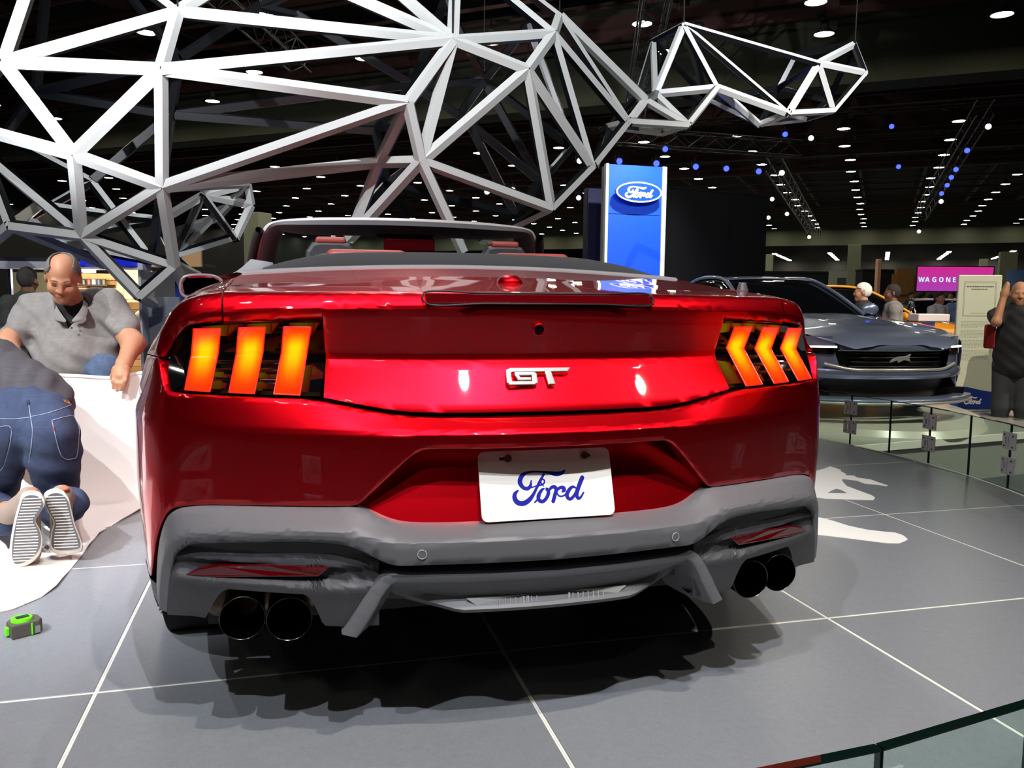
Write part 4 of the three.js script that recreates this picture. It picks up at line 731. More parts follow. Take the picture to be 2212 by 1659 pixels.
// head in its own frame: x to its left, y up, z out of the face; unit is metres for a 0.235 m head
function headField(x, y, z) {
  let d = ellip(x, y, z, [0, 0.03, -0.012], [0.077, 0.098, 0.098]);
  d = smin(d, ellip(x, y, z, [0, -0.05, 0.022], [0.060, 0.068, 0.070]), 0.035);
  d = smin(d, Math.hypot(Math.abs(x) - 0.04, y + 0.028, z - 0.058) - 0.03, 0.03);
  d = smin(d, seg(x, y, z, [-0.034, 0.022, 0.079], [0.034, 0.022, 0.079], 0.013), 0.016);
  d = Math.max(d, -(Math.hypot(Math.abs(x) - 0.031, y + 0.001, z - 0.099) - 0.0145) - 0.002);
  d = smin(d, seg(x, y, z, [0, 0.015, 0.088], [0, -0.028, 0.106], 0.0115), 0.014);
  d = smin(d, Math.hypot(Math.abs(x) - 0.013, y + 0.031, z - 0.095) - 0.010, 0.010);
  d = smin(d, seg(x, y, z, [-0.020, -0.062, 0.084], [0.020, -0.062, 0.084], 0.0085), 0.010);
  d = smin(d, Math.hypot(x, y + 0.098, z - 0.062) - 0.026, 0.03);
  d = smin(d, ellip(Math.abs(x), y, z, [0.081, -0.004, -0.012], [0.011, 0.032, 0.02]), 0.010);
  return d;
}
function headMeshes(parent, centre, up, face, skin, hairMat, style, cell = 0.006, scale = 1) {
  const z = face.clone().normalize(), x = new THREE.Vector3().crossVectors(up, z).normalize(), y = new THREE.Vector3().crossVectors(z, x), m4 = new THREE.Matrix4().makeBasis(x, y, z).scale(V(scale, scale, scale)).setPosition(centre);
  const place = g => g.applyMatrix4(m4), out = {};
  out.head = place(surfaceNet(headField, V(-0.11, -0.14, -0.13), V(0.11, 0.15, 0.14), cell));
  if (hairMat) {
    const f = (a, b, c) => {
      const grow = style === 'full' ? 0.014 : style === 'cap' ? 0.010 : 0.011, d = ellip(a, b, c, [0, 0.03, -0.014], [0.078 + grow, 0.099 + grow, 0.099 + grow]);
      let cutFront = c - (style === 'bald' ? 0.045 : 0.062) - (b - 0.06) * (style === 'full' ? 0.35 : 0.1), low = -(b + (c < -0.03 ? 0.055 : 0.02));
      let e = Math.max(d, Math.max(b < 0.055 ? cutFront + 0.035 : cutFront, low));
      if (style === 'bald') e = Math.max(e, -(ellip(a, b, c, [0, 0.115, 0.02], [0.056, 0.075, 0.105])));
      e = Math.max(e, 0.013 - Math.hypot(Math.abs(a) - 0.088, (b + 0.004) * 0.5, c + 0.012) + 0.006);
      return e;
    };
    mesh('hair', place(surfaceNet(f, V(-0.12, -0.11, -0.14), V(0.12, 0.16, 0.13), cell)), hairMat, parent);
  }
  return out.head;
}
function faceDetail(parent, centre, up, face, browMat, lipMat, eyeMat, scale = 1) {
  const z = face.clone().normalize(), x = new THREE.Vector3().crossVectors(up, z).normalize(), y = new THREE.Vector3().crossVectors(z, x), m4 = new THREE.Matrix4().makeBasis(x, y, z).scale(V(scale, scale, scale)).setPosition(centre);
  const T = p => V(...p).applyMatrix4(m4);
  for (const s of [-1, 1]) {
    mesh('eyebrow', tube([T([s * 0.014, 0.026, 0.0915]), T([s * 0.03, 0.031, 0.089]), T([s * 0.047, 0.026, 0.079])], 0.0035 * scale, 10, 6), browMat, parent);
    mesh('eye', tube([T([s * 0.018, -0.003, 0.0845]), T([s * 0.031, 0.0, 0.0855]), T([s * 0.044, -0.004, 0.0795])], 0.0042 * scale, 10, 6), eyeMat, parent);
  }
  mesh('mouth', tube([T([-0.021, -0.064, 0.089]), T([0, -0.0615, 0.0935]), T([0.021, -0.064, 0.089])], 0.0032 * scale, 10, 6), lipMat, parent);
}
const SK = { light: mat(0xb5805f, 0.55), tan: mat(0xb27e5d, 0.55), brown: mat(0x6d4630, 0.55) };
const clothNoise = (a, b, salt = 3) => { const n = valueNoise(48, salt); return noiseTexture(128, (x, y) => { const v = fleck2(x, y) * 0.6 + n(x, y) * 0.4; return a.map((c, i) => c + (b[i] - c) * v); }, true); };
// colours worked into the weave of a cloth, vertex by vertex, so that field meshes need no map
function weave(g, c1, c2, size = 90) {
  const p = g.attributes.position, a = new THREE.Color(c1), b = new THREE.Color(c2), col = new Float32Array(p.count * 3), n = valueNoise(64, 21);
  for (let i = 0; i < p.count; i++) { const t = 0.5 * n(p.getX(i) * size / 64 + 0.13, (p.getY(i) + p.getZ(i) * 0.7) * size / 64) + 0.5 * n(p.getZ(i) * size / 23, p.getY(i) * size / 31); col[i * 3] = a.r + (b.r - a.r) * t; col[i * 3 + 1] = a.g + (b.g - a.g) * t; col[i * 3 + 2] = a.b + (b.b - a.b) * t; }
  g.setAttribute('color', new THREE.BufferAttribute(col, 3)); return g;
}
const CLOTH = mat(0xffffff, 0.9, 0, { vertexColors: true });

// ----- the man crouching behind the white sheet
{
  const H = at(136, 601, 4.22), cam = new THREE.Vector3().subVectors(CAM, H).normalize(), right = V(Math.cos(YAW), 0, Math.sin(YAW)), face = cam.clone().multiplyScalar(0.82).add(V(0, -0.42, 0)).addScaledVector(right, -0.12), up = V(0, 1, 0).addScaledVector(cam, 0.35);
  const man = thing('person', 'balding man in a grey polo shirt crouching behind the white sheet, looking down', 'person', [H.x, 0, H.z]);
  const shift = V(-H.x, 0, -H.z), loc = g => g.translate(shift.x, shift.y, shift.z);
  const J = { neck: at(150, 652, 4.36), neckB: at(152, 672, 4.40), chest: at(152, 706, 4.42), belly: at(166, 782, 4.36), pelvis: at(168, 868, 4.5), shL: at(76, 672, 4.42), shR: at(230, 660, 4.42), elL: at(14, 742, 4.2), wrL: at(46, 800, 3.98), haL: at(62, 815, 3.9), elR: at(288, 742, 4.28), wrR: at(268, 786, 4.13), knR: at(228, 800, 4.2), knL: at(96, 905, 4.3) };
  J.ftR = V(J.knR.x + 0.03, 0.07, J.knR.z - 0.12); J.ftL = V(J.knL.x - 0.1, 0.08, J.knL.z - 0.42); J.toeR = V(J.ftR.x - 0.05, 0.045, J.ftR.z + 0.2); J.toeL = V(J.ftL.x, 0.045, J.ftL.z + 0.16); J.knL.y = 0.12;
  const hand = [[at(262, 800, 4.09), at(262, 812, 4.075), 0.034, 0.030, [...right.toArray(), 0.75]]];
  for (const [u0, v0, u1, v1, u2, v2, r] of [[249, 808, 245, 823, 245, 838, 0.0095], [257, 811, 254, 828, 253, 843, 0.0095], [266, 811, 263, 828, 261, 842, 0.009], [273, 808, 271, 822, 268, 835, 0.0085]]) hand.push([at(u0, v0, 4.07), at(u1, v1, 4.052), r * 1.08, r], [at(u1, v1, 4.052), at(u2, v2, 4.056), r, r * 0.88]);
  hand.push([at(250, 797, 4.08), at(243, 812, 4.10), 0.012, 0.011], [at(243, 812, 4.10), at(248, 826, 4.11), 0.011, 0.009]);
  const skin = [[J.neckB, J.neck, 0.075, 0.066], [J.neck, H, 0.064, 0.05], [J.shR, J.elR, 0.062, 0.055], [J.elR, J.wrR, 0.054, 0.034], [J.wrR, at(263, 800, 4.09), 0.034, 0.032], [J.shL, J.elL, 0.06, 0.052], [J.elL, J.wrL, 0.052, 0.034], [J.wrL, J.haL, 0.033, 0.028], [J.neckB, J.chest, 0.07, 0.08], [J.chest, J.belly, 0.09, 0.12], [J.belly, J.pelvis, 0.12, 0.12], [J.pelvis, J.knR, 0.08, 0.06], [J.knR, J.ftR, 0.055, 0.04], [J.pelvis, J.knL, 0.08, 0.06], [J.knL, J.ftL, 0.055, 0.04]];
  const body = mesh('body', loc(merge([fieldMesh(skin, 0.012, 0.03), fieldMesh(hand, 0.0042, 0.010), headMeshes(man, H.clone().add(shift), up, face, null, mat(0x6a6560, 0.8), 'bald', 0.005, 0.94).translate(-shift.x, 0, -shift.z)])), SK.light, man);
  faceDetail(man, H.clone().add(shift), up, face, mat(0x6d5a4a, 0.9), mat(0x8f4f45, 0.6), mat(0x3a2a22, 0.4), 0.94);
  const shirt = [[J.neckB, J.chest, 0.112, 0.178], [J.shL, J.shR, 0.088, 0.088], [J.chest, J.belly, 0.178, 0.195], [J.belly, J.pelvis, 0.197, 0.165], [at(100, 706, 4.42), at(205, 700, 4.42), 0.115, 0.115], [J.shL, at(36, 722, 4.27), 0.088, 0.072], [J.shR, at(272, 714, 4.33), 0.09, 0.074], [at(112, 775, 4.36), at(222, 775, 4.36), 0.10, 0.10]];
  const fold = (d, x, y, z) => d + 0.006 * Math.sin(x * 38 + y * 26) * Math.sin(y * 31 - x * 9) + 0.004 * Math.sin(y * 70 + x * 40 + z * 20);
  const neckCut = at(150, 668, 4.25), g = boneField(shirt, 0.05), bb = boxOf(shirt);
  // the open collar: a wedge taken out of the front
  const wedge = (x, y, z) => { const p = V(x, y, z).sub(neckCut), a = p.dot(right), b = p.y, c = -p.dot(cam); return Math.max(Math.abs(a + 0.012 + b * 0.05) - Math.max(0, 0.055 + (b + 0.02) * 0.52), -(b + 0.10), b - 0.12, c - 0.12); };
  mesh('polo_shirt', loc(weave(surfaceNet((x, y, z) => Math.max(fold(g(x, y, z), x, y, z), -wedge(x, y, z) * 0.8), bb.min, bb.max, 0.009), 0x86827c, 0x6d6a66)), CLOTH, man);
  mesh('undershirt', loc(fieldMesh([[J.neckB, J.chest, 0.103, 0.168], [J.neckB, at(150, 660, 4.37), 0.094, 0.082]], 0.011, 0.03)), mat(0x161516, 0.9), man);
  // collar wings and buttons
  for (const s of [-1, 1]) {
    const c = [[150 + s * 30, 646, 4.36], [150 + s * 28, 660, 4.285], [150 + s * 20, 674, 4.235], [149 + s * 6, 692, 4.205]], e = [[150 + s * 40, 656, 4.36], [150 + s * 40, 672, 4.275], [150 + s * 31, 690, 4.225], [149 + s * 9, 697, 4.2]];
    mesh('collar', loc(thicken(grid([spline(c.map(p => at(...p).toArray()), 4), spline(c.map((p, i) => at((p[0] + e[i][0]) / 2, (p[1] + e[i][1]) / 2, (p[2] + e[i][2]) / 2 - 0.012).toArray()), 4), spline(e.map(p => at(...p).toArray()), 4)], s > 0), 0.006)), mat(0x7c7873, 0.9, 0, { side: THREE.DoubleSide }), man);
  }
  for (const v of [697, 708]) mesh('button', loc(ball(0.005, ...at(155, v, 4.165).toArray(), 1, 1, 1, 8)), mat(0x3b3835, 0.5), man);
  const jeans = [[J.pelvis, V((J.pelvis.x + J.knR.x) / 2, (J.pelvis.y + J.knR.y) / 2 + 0.02, (J.pelvis.z + J.knR.z) / 2), 0.125, 0.11], [J.pelvis, J.knR, 0.12, 0.078], [J.knR, V(J.ftR.x, 0.12, J.ftR.z), 0.076, 0.06], [J.pelvis, J.knL, 0.12, 0.08], [J.knL, V(J.ftL.x, 0.09, J.ftL.z), 0.076, 0.06]];
  mesh('jeans', loc(weave(fieldMesh(jeans, 0.012, 0.04, (d, x, y, z) => d + 0.004 * Math.sin(y * 60 + x * 50)), 0x51637d, 0x3a4a63)), CLOTH, man);
  for (const [a, b] of [[J.ftR, J.toeR], [J.ftL, J.toeL]]) mesh('shoe', loc(fieldMesh([[a, b, 0.05, 0.042]], 0.01, 0.02)), mat(0x2b2724, 0.7), man);
  mesh('wedding_ring', loc(new THREE.TorusGeometry(0.0098, 0.0016, 6, 16).rotateX(Math.PI / 2).translate(...at(265, 818, 4.063).toArray())), mat(0xd9c9a0, 0.2, 1), man);
}

// ----- the man kneeling with his back to the camera
{
  const D = 3.32, pel = at(62, 925, D), right = V(Math.cos(YAW), 0, Math.sin(YAW)), away = dirOf(62, 900).clone().setY(0).normalize();
  const man = thing('person', 'man in jeans and a dark T-shirt kneeling on the sheet, seen from behind', 'person', [pel.x, 0, pel.z]);
  const shift = V(-pel.x, 0, -pel.z), loc = g => g.translate(shift.x, shift.y, shift.z);
  const hipR = at(116, 925, D + 0.02), hipL = at(8, 935, D + 0.02), knR = at(124, 1000, D + 0.22), knL = at(-18, 1000, D + 0.24); knR.y = 0.085; knL.y = 0.085;
  const anR = at(138, 1078, 3.14), anL = at(20, 1110, 3.10), waist = at(48, 868, D + 0.14), sh = at(-150, 822, 3.9), shN = at(-150, 800, 3.66), shF = at(-120, 830, 4.2), hd = at(-240, 845, 4.02);
  const palmN = V(shN.x - 0.25, 0.05, shN.z - 0.25), palmF = V(shF.x + 0.1, 0.05, shF.z - 0.3), elN = V((shN.x + palmN.x) / 2 - 0.08, 0.3, (shN.z + palmN.z) / 2), elF = V((shF.x + palmF.x) / 2 + 0.08, 0.3, (shF.z + palmF.z) / 2);
  const fingers = []; for (const p of [palmN, palmF]) for (let i = -2; i <= 2; i++) fingers.push([p, V(p.x - 0.06 + i * 0.004, 0.02, p.z - 0.06 + i * 0.022), 0.016, 0.008]);
  const skin = [[at(20, 850, 3.55), sh, 0.09, 0.11], [waist, at(20, 850, 3.55), 0.08, 0.09], [shN, shF, 0.07, 0.07], [sh, hd, 0.06, 0.055], [shN, elN, 0.05, 0.042], [elN, palmN, 0.042, 0.03], [shF, elF, 0.05, 0.042], [elF, palmF, 0.042, 0.03], [at(112, 940, D + 0.05), knR, 0.06, 0.05], [at(10, 940, D + 0.05), knL, 0.06, 0.05], [waist, at(62, 915, D + 0.09), 0.09, 0.07], [knR, anR, 0.055, 0.04], [knL, anL, 0.055, 0.04], ...fingers];
  mesh('body', loc(merge([fieldMesh(skin, 0.014, 0.03), headMeshes(man, hd.clone().add(shift), V(0, 1, 0).addScaledVector(away, 0.6), away.clone().add(V(0, -0.8, 0)).addScaledVector(right, -0.5), null, mat(0x3a2b20, 0.85), 'full', 0.008).translate(-shift.x, 0, -shift.z)])), SK.light, man);
  const jb = [[at(30, 905, D + 0.06), at(98, 900, D + 0.06), 0.105, 0.105], [waist, at(60, 900, D + 0.08), 0.115, 0.12], [at(112, 935, D), at(116, 985, D + 0.05), 0.103, 0.098], [at(116, 985, D + 0.05), knR, 0.096, 0.078], [at(14, 940, D), at(2, 985, D + 0.05), 0.103, 0.098], [at(2, 985, D + 0.05), knL, 0.096, 0.078], [knR, at(152, 1088, 3.2), 0.076, 0.066], [knL, at(10, 1120, 3.2), 0.076, 0.066]];
  const jf0 = boneField(jb, 0.03), jf = (x, y, z) => jf0(x, y, z) + 0.0045 * Math.sin(y * 55 + x * 48) * Math.sin(x * 30 - y * 22), jbb = boxOf(jb);
  mesh('jeans', loc(weave(surfaceNet((x, y, z) => { const p = V(x, y, z); return Math.max(jf(x, y, z), (y - 0.02 * 0) > 0.1 ? -1 : 0.012 - y); }, jbb.min, jbb.max, 0.0095), 0x253048, 0x34415c)), CLOTH, man);
  // things sewn to the seat of the jeans, laid on the cloth
  const cast = (u, v, off = 0) => { const r = dirOf(u, v); let t = 2.6; for (let i = 0; i < 90; i++) { const p = CAM.clone().addScaledVector(r, t), d = jf(p.x, p.y, p.z); if (d < 0.0008) break; t += d * 0.8; if (t > 4.2) return null; } return CAM.clone().addScaledVector(r, t - off); };
  const seam = (pts, r = 0.0016) => { const q = pts.map(p => cast(p[0], p[1], 0.001)).filter(Boolean); return q.length > 2 ? merge(q.slice(1).map((p, i) => rod(q[i], p, r, 5))) : null; };
  const line = (pts, n = 8) => spline(pts.map(p => [p[0], p[1], 0]), n);
  const STITCH = mat(0x8d99ad, 0.8), DENIM = mat(0x263149, 0.9);
  for (const pts of [[[62, 872], [66, 900], [70, 930], [67, 970], [62, 1000]], [[66, 900], [100, 893], [135, 882], [158, 872]], [[0, 904], [30, 905], [66, 901]]]) { const g = seam(line(pts)); if (g) mesh('stitching', loc(g), STITCH, man); }
  for (const P of [[[112, 908], [166, 902], [168, 975], [158, 991], [132, 983]], [[-18, 928], [24, 925], [8, 1006], [-14, 1012]]]) {
    const N = 10, rows = []; const q = P.length === 5 ? [P[0], P[1], P[3], P[4]] : P; // four corners
    for (let i = 0; i <= N; i++) { const r = []; for (let j = 0; j <= N; j++) { const a = i / N, b = j / N, u = (q[0][0] * (1 - b) + q[1][0] * b) * (1 - a) + (q[3][0] * (1 - b) + q[2][0] * b) * a, v = (q[0][1] * (1 - b) + q[1][1] * b) * (1 - a) + (q[3][1] * (1 - b) + q[2][1] * b) * a, p = cast(u, v, 0.004); r.push(p ? p.toArray() : null); } rows.push(r); }
    if (rows.flat().every(Boolean)) { const pk = mesh('back_pocket', loc(grid(rows, false)), DENIM, man); pk.material.side = THREE.DoubleSide; }
    const g = seam(line([...P, P[0]], 6), 0.0016); if (g) mesh('stitching', loc(g), STITCH, man);
  }
  { const q = [[136, 862], [149, 866], [152, 873], [139, 868]].map(p => cast(...p, 0.004)); if (q.every(Boolean)) mesh('leather_patch', loc(grid([[q[0].toArray(), q[1].toArray()], [q[3].toArray(), q[2].toArray()]], false)), mat(0xb9743c, 0.7, 0, { side: THREE.DoubleSide }), man); }
  { const g = seam(line([[116, 922], [117, 930]], 3), 0.003); if (g) mesh('pocket_tab', loc(g), mat(0xa8323a, 0.8), man); }
  mesh('belt_loop', loc(seam(line([[60, 866], [62, 874]], 3), 0.006) ?? box(0.01, 0.03, 0.004)), DENIM, man);
  const tee = [[at(60, 868, D + 0.18), at(-30, 815, 3.66), 0.155, 0.165], [at(100, 868, D + 0.16), at(10, 838, 3.6), 0.10, 0.12], [at(20, 880, D + 0.14), at(-60, 850, 3.55), 0.09, 0.11], [at(-30, 815, 3.66), sh, 0.165, 0.16], [shN, shF, 0.095, 0.095], [shN, elN, 0.08, 0.07], [shF, elF, 0.08, 0.07]];
  mesh('t_shirt', loc(weave(fieldMesh(tee, 0.011, 0.05, (d, x, y, z) => d + 0.005 * Math.sin((x + z) * 40 + y * 90) + 0.003 * Math.sin(x * 80)), 0x38363a, 0x4a474b)), CLOTH, man);
  // shoes, soles towards the camera
  const WHITE = mat(0xe9e2d4, 0.7), GREY = mat(0x575456, 0.8), UPPER = mat(0x8a7a6c, 0.8);
  for (const S of [{ o: [[93, 1078], [99, 1064], [115, 1057], [134, 1060], [148, 1076], [155, 1104], [163, 1136], [176, 1168], [178, 1184], [172, 1192], [140, 1196], [116, 1193], [108, 1180], [111, 1150], [116, 1128], [104, 1106]], v0: 1057, v1: 1196, d0: 3.04, d1: 3.10, ankle: anR },
    { o: [[48, 1068], [62, 1061], [82, 1063], [95, 1076], [96, 1092], [84, 1112], [77, 1126], [88, 1148], [92, 1172], [84, 1198], [62, 1218], [36, 1228], [24, 1222], [21, 1190], [28, 1140], [38, 1100]], v0: 1061, v1: 1228, d0: 2.96, d1: 3.02, ankle: anL }]) {
    const dep = v => S.d0 + (S.d1 - S.d0) * (v - S.v0) / (S.v1 - S.v0), c = S.o.reduce((a, p) => [a[0] + p[0] / S.o.length, a[1] + p[1] / S.o.length], [0, 0]);
    const out = spline([...S.o, S.o[0], S.o[1]].map(p => [...p, 0]), 4).slice(0, S.o.length * 4), ring = (k, off) => out.map(p => { const u = c[0] + (p[0] - c[0]) * k, v = c[1] + (p[1] - c[1]) * k; return at(u, v, dep(v) + off).toArray(); });
    const close = r => [...r, r[0]], cen = off => out.map(() => at(c[0], c[1], dep(c[1]) + off).toArray());
    const shoe = new THREE.Group(); shoe.name = 'shoe'; man.add(shoe);
    mesh('midsole', loc(weld([grid([close(ring(0.9, 0.05)), close(ring(1.0, 0.042)), close(ring(1.02, 0.015)), close(ring(0.97, 0.002)), close(ring(0.9, 0.0)), close(cen(0.0))], true)], 0.9)), WHITE, shoe);
    mesh('outsole', loc(weld([grid([close(ring(0.89, 0.001)), close(ring(0.88, -0.005)), close(cen(-0.005))], true)], 0.9)), GREY, shoe);
    const bars = []; for (let v = S.v0 + 16; v < S.v1 - 12; v += 6.4) { const xs = []; for (let i = 0; i < out.length; i++) { const a = out[i], b = out[(i + 1) % out.length]; if ((a[1] < v) !== (b[1] < v)) xs.push(a[0] + (b[0] - a[0]) * (v - a[1]) / (b[1] - a[1])); } if (xs.length < 2) continue; const l = Math.min(...xs), r = Math.max(...xs), m = (l + r) / 2, h = (r - l) / 2 * 0.74; if (h > 4) bars.push(rod(at(m - h, v + 1, dep(v) - 0.0045), at(m + h, v - 1, dep(v) - 0.0045), 0.0021, 6)); }
    for (const b of bars) mesh('sole_rib', loc(b), WHITE, shoe);
    const heel = at(c[0], S.v0 + 14, dep(S.v0) + 0.055), toe = at(c[0], S.v1 - 24, dep(S.v1) + 0.05); toe.y = Math.max(toe.y, 0.045);
    mesh('upper', loc(fieldMesh([[heel, toe, 0.036, 0.040], [heel, S.ankle, 0.036, 0.040]], 0.009, 0.02)), UPPER, shoe);
    mesh('heel_tab', loc(ball(0.014, ...at(c[0] + 6, S.v0 - 1, dep(S.v0) + 0.03).toArray(), 1.4, 0.7, 1, 10)), mat(0xa7603f, 0.7), shoe);
  }
}
// ----- white sheet held up behind the kneeling man and running out over the floor
{
  const sheet = thing('white_sheet', 'large white sheet held upright by the crouching man and spread over the stage floor', 'sheet');
  const base = V(-1.22, 0, -2.50), dirX = V(-1, 0, 0.02), rows = [], U = 44;
  const floorEdge = [[-1.30, -2.42], [-1.32, -1.9], [-1.326, -1.55], [-1.35, -1.2], [-1.45, -1.13]];
  for (let r = 0; r <= 30; r++) {
    const row = []; for (let i = 0; i <= U; i++) {
      const s = i / U, x = -1.2 - s * 1.75; let p;
      if (r <= 16) { const h = (16 - r) / 16, y = 0.012 + 0.60 * h; p = [x - 0.03 * h + 0.008 * Math.sin(s * 40 + h * 3), y - 0.012 * Math.sin(s * 9) * h - 0.02 * h * Math.exp(-(((s - 0.1) / 0.07) ** 2)), -2.545 - 0.19 * h + 0.015 * Math.sin(s * 14 + h * 4) * h + 0.07 * Math.pow(1 - h, 6)]; }
      else { const t = (r - 16) / 14, zEnd = -1.13 + 0.25 * s + 0.03 * Math.sin(s * 20); const z = -2.475 + (zEnd + 2.475) * t, xr = -1.20 - 0.13 * Math.min(1, t * 3) - (t > 0.9 ? (t - 0.9) * 0.8 : 0); p = [xr - s * 1.75, 0.006 + 0.004 * Math.sin(s * 31 + t * 17) + 0.003 * Math.sin(t * 40), z]; }
      row.push(p);
    } rows.push(row);
  }
  const g = grid(rows, true);
  const SHEET = mat(0xf4f1ea, 0.85, 0, { side: THREE.DoubleSide });
  mesh('sheet_cloth', thicken(weld([g]), 0.003), SHEET, sheet);
  // rolled top hem
  mesh('hem', merge(rows[0].slice(1).map((p, i) => rod(V(...rows[0][i]), V(...p), 0.009, 7))), SHEET, sheet);
}
// ----- tape measure on the floor
{
  const p = level(52, 1368, 0), tm = thing('tape_measure', 'grey and lime green tape measure lying on the stage floor', 'tape measure', [p.x, 0, p.z], 0.55);
  const LIME = mat(0x63d813, 0.4), TG = mat(0x4b4740, 0.6);
  const o = [[-.036, -.030], [.030, -.030], [.040, -.018], [.040, .018], [.028, .032], [-.020, .034], [-.036, .018]];
  mesh('case', extrude(o, 0.034, 0.004).rotateX(-Math.PI / 2).translate(0, 0.004, 0), TG, tm);
  mesh('face_disc', cyl(0.029, 0.0275, 0.008, 28, -0.004, 0.0455, -0.001), LIME, tm);
  mesh('belt_clip_label', rbox(0.034, 0.003, 0.018, 0.001, -0.002, 0.051, -0.002), mat(0x2c3a3a, 0.25, 0.5), tm);
  mesh('lock_button', rbox(0.012, 0.026, 0.016, 0.004, -0.044, 0.018, 0.0), LIME, tm);
  mesh('trim', rbox(0.004, 0.034, 0.008, 0.001, 0.012, 0.02, 0.034), LIME, tm);
  mesh('tape_hook', merge([box(0.014, 0.020, 0.0015, 0.026, 0.016, 0.0375), box(0.014, 0.0015, 0.008, 0.026, 0.026, 0.034)]), mat(0xb9b9b4, 0.3, 0.9), tm);
}

// ----- people standing in the hall: built once per figure from a skeleton with a few settings
function stander(label, u, v, d, turn, o = {}) {
  const head = at(u, v, d), h = head.y - FLOOR_Y, k = h / 1.64; // head centre sits at 1.64 of a 1.75 m figure
  const man = thing('person', label, 'person', [head.x, FLOOR_Y, head.z], turn, o.group);
  const q = (x, y, z) => V(x * k, y * k, z * k), H = q(0, 1.64, 0.02), cell = o.cell ?? 0.02;
  const sh = s => q(s * 0.19, 1.42, 0), arm = (s, pose) => pose ?? [q(s * 0.25, 1.14, 0.0), q(s * 0.25, 0.92, 0.10)];
  const own = p => p.clone().sub(man.position).applyAxisAngle(V(0, 1, 0), -turn);
  const aR = arm(1, o.armL?.map(p => q(...p))), aL = o.reach ? o.reach.map(own) : arm(-1, o.armR?.map(p => q(...p)));
  const legs = s => [q(s * 0.09, 0.92, 0), q(s * 0.10, 0.50, 0.02), q(s * 0.11, 0.08, -0.02), q(s * 0.12, 0.05, 0.14)];
  const skin = [[q(0, 1.36, -0.01), q(0, 1.54, 0), 0.07 * k, 0.055 * k], [q(0, 1.52, 0), H, 0.05 * k, 0.05 * k], [q(0, 1.0, 0), q(0, 1.36, 0), 0.11, 0.12]];
  for (const [s, a] of [[1, aR], [-1, aL]]) { skin.push([sh(s), a[0], 0.05, 0.042], [a[0], a[1], 0.042, 0.03]); const t = a[1].clone().sub(a[0]).normalize(); for (let f = -2; f <= 2; f++) skin.push([a[1], a[1].clone().addScaledVector(t, 0.11 - Math.abs(f) * 0.012).add(V(0.004 * f, 0, 0.014 * f)), 0.022, 0.009]); }
  for (const s of [1, -1]) { const L = legs(s); skin.push([L[0], L[1], 0.075, 0.055], [L[1], L[2], 0.05, 0.04], [L[2], L[3], 0.035, 0.03]); }
  mesh('body', merge([fieldMesh(skin, cell, 0.03), headMeshes(man, H, V(0, 1, -0.1 + (o.nod ?? 0)), V(0, -(o.nod ?? 0) * 0.6, 1).applyAxisAngle(V(0, 1, 0), o.headTurn ?? 0), null, o.hair ? mat(o.hair, 0.85) : null, o.style ?? 'full', o.headCell ?? 0.011, k)]), o.skin ?? SK.light, man);
  const b = o.bulk ?? 1, top = [[q(0, 1.42, -0.01), q(0, 1.2, 0), 0.13 * b, 0.15 * b], [sh(1), sh(-1), 0.075, 0.075], [q(-0.06, 1.2, 0), q(-0.05, 0.92, 0), 0.125 * b, 0.13 * b], [q(0.06, 1.2, 0), q(0.05, 0.92, 0), 0.125 * b, 0.13 * b]];
  for (const [s, a] of [[1, aR], [-1, aL]]) { top.push([sh(s), o.short ? sh(s).clone().lerp(a[0], 0.7) : a[0], 0.075, 0.062]); if (!o.short) top.push([a[0], a[1], 0.06, 0.046]); }
  mesh(o.topName ?? 'jacket', weave(fieldMesh(top, cell, 0.05, (dd, x, y, z) => dd + 0.004 * Math.sin(y * 50 + x * 40)), o.top ?? 0x333333, o.top2 ?? o.top ?? 0x2b2b2b), CLOTH, man);
  const pants = []; for (const s of [1, -1]) { const L = legs(s); pants.push([L[0], L[1], 0.112, 0.082], [L[1], L[2], 0.08, 0.068]); } pants.push([q(-0.06, 0.95, 0), q(0.06, 0.95, 0), 0.12, 0.12]);
  mesh('trousers', weave(fieldMesh(pants, cell * 1.2, 0.04), o.pants ?? 0x22242a, o.pants ?? 0x22242a), CLOTH, man);
  for (const s of [1, -1]) { const L = legs(s); mesh('shoe', fieldMesh([[L[2], L[3], 0.05, 0.042]], cell, 0.02), mat(0x151515, 0.6), man); }
  if (o.collar) mesh('shirt_collar', new THREE.TorusGeometry(0.064 * k, 0.014, 8, 20).rotateX(Math.PI / 2 - 0.25).translate(0, 1.50 * k, 0.0), mat(o.collar, 0.8), man);
  return man;
}

// ---------------------------------------------------------------- people around the stage
const toward = (u) => -YAW; // a figure turned to this angle shows its back to nobody in particular
stander('white-haired man in a dark jacket walking behind the grey car', 1866, 632, 11.6, -2.2, { hair: 0xdcd8c8, style: 'full', top: 0x2c2a2a, top2: 0x232223, skin: SK.light, headCell: 0.008, cell: 0.016 });
stander('man with short dark hair in a grey jacket beyond the white-haired man', 1930, 634, 12.0, -2.1, { hair: 0x2a2421, style: 'cap', top: 0x8a847c, top2: 0x74706a, skin: SK.brown, headCell: 0.009 });
stander('woman in a white top standing below the pink screen', 2028, 645, 16.2, 0.2, { hair: 0x3c2a1f, top: 0xdad7d0, top2: 0xcfcbc2, short: true });
stander('man in a light blue shirt with a dark backpack strap by the display board', 2076, 640, 16.8, -0.6, { hair: 0x4a3527, top: 0x8fa6c4, top2: 0x7f97b8, pants: 0x4a3a2a });
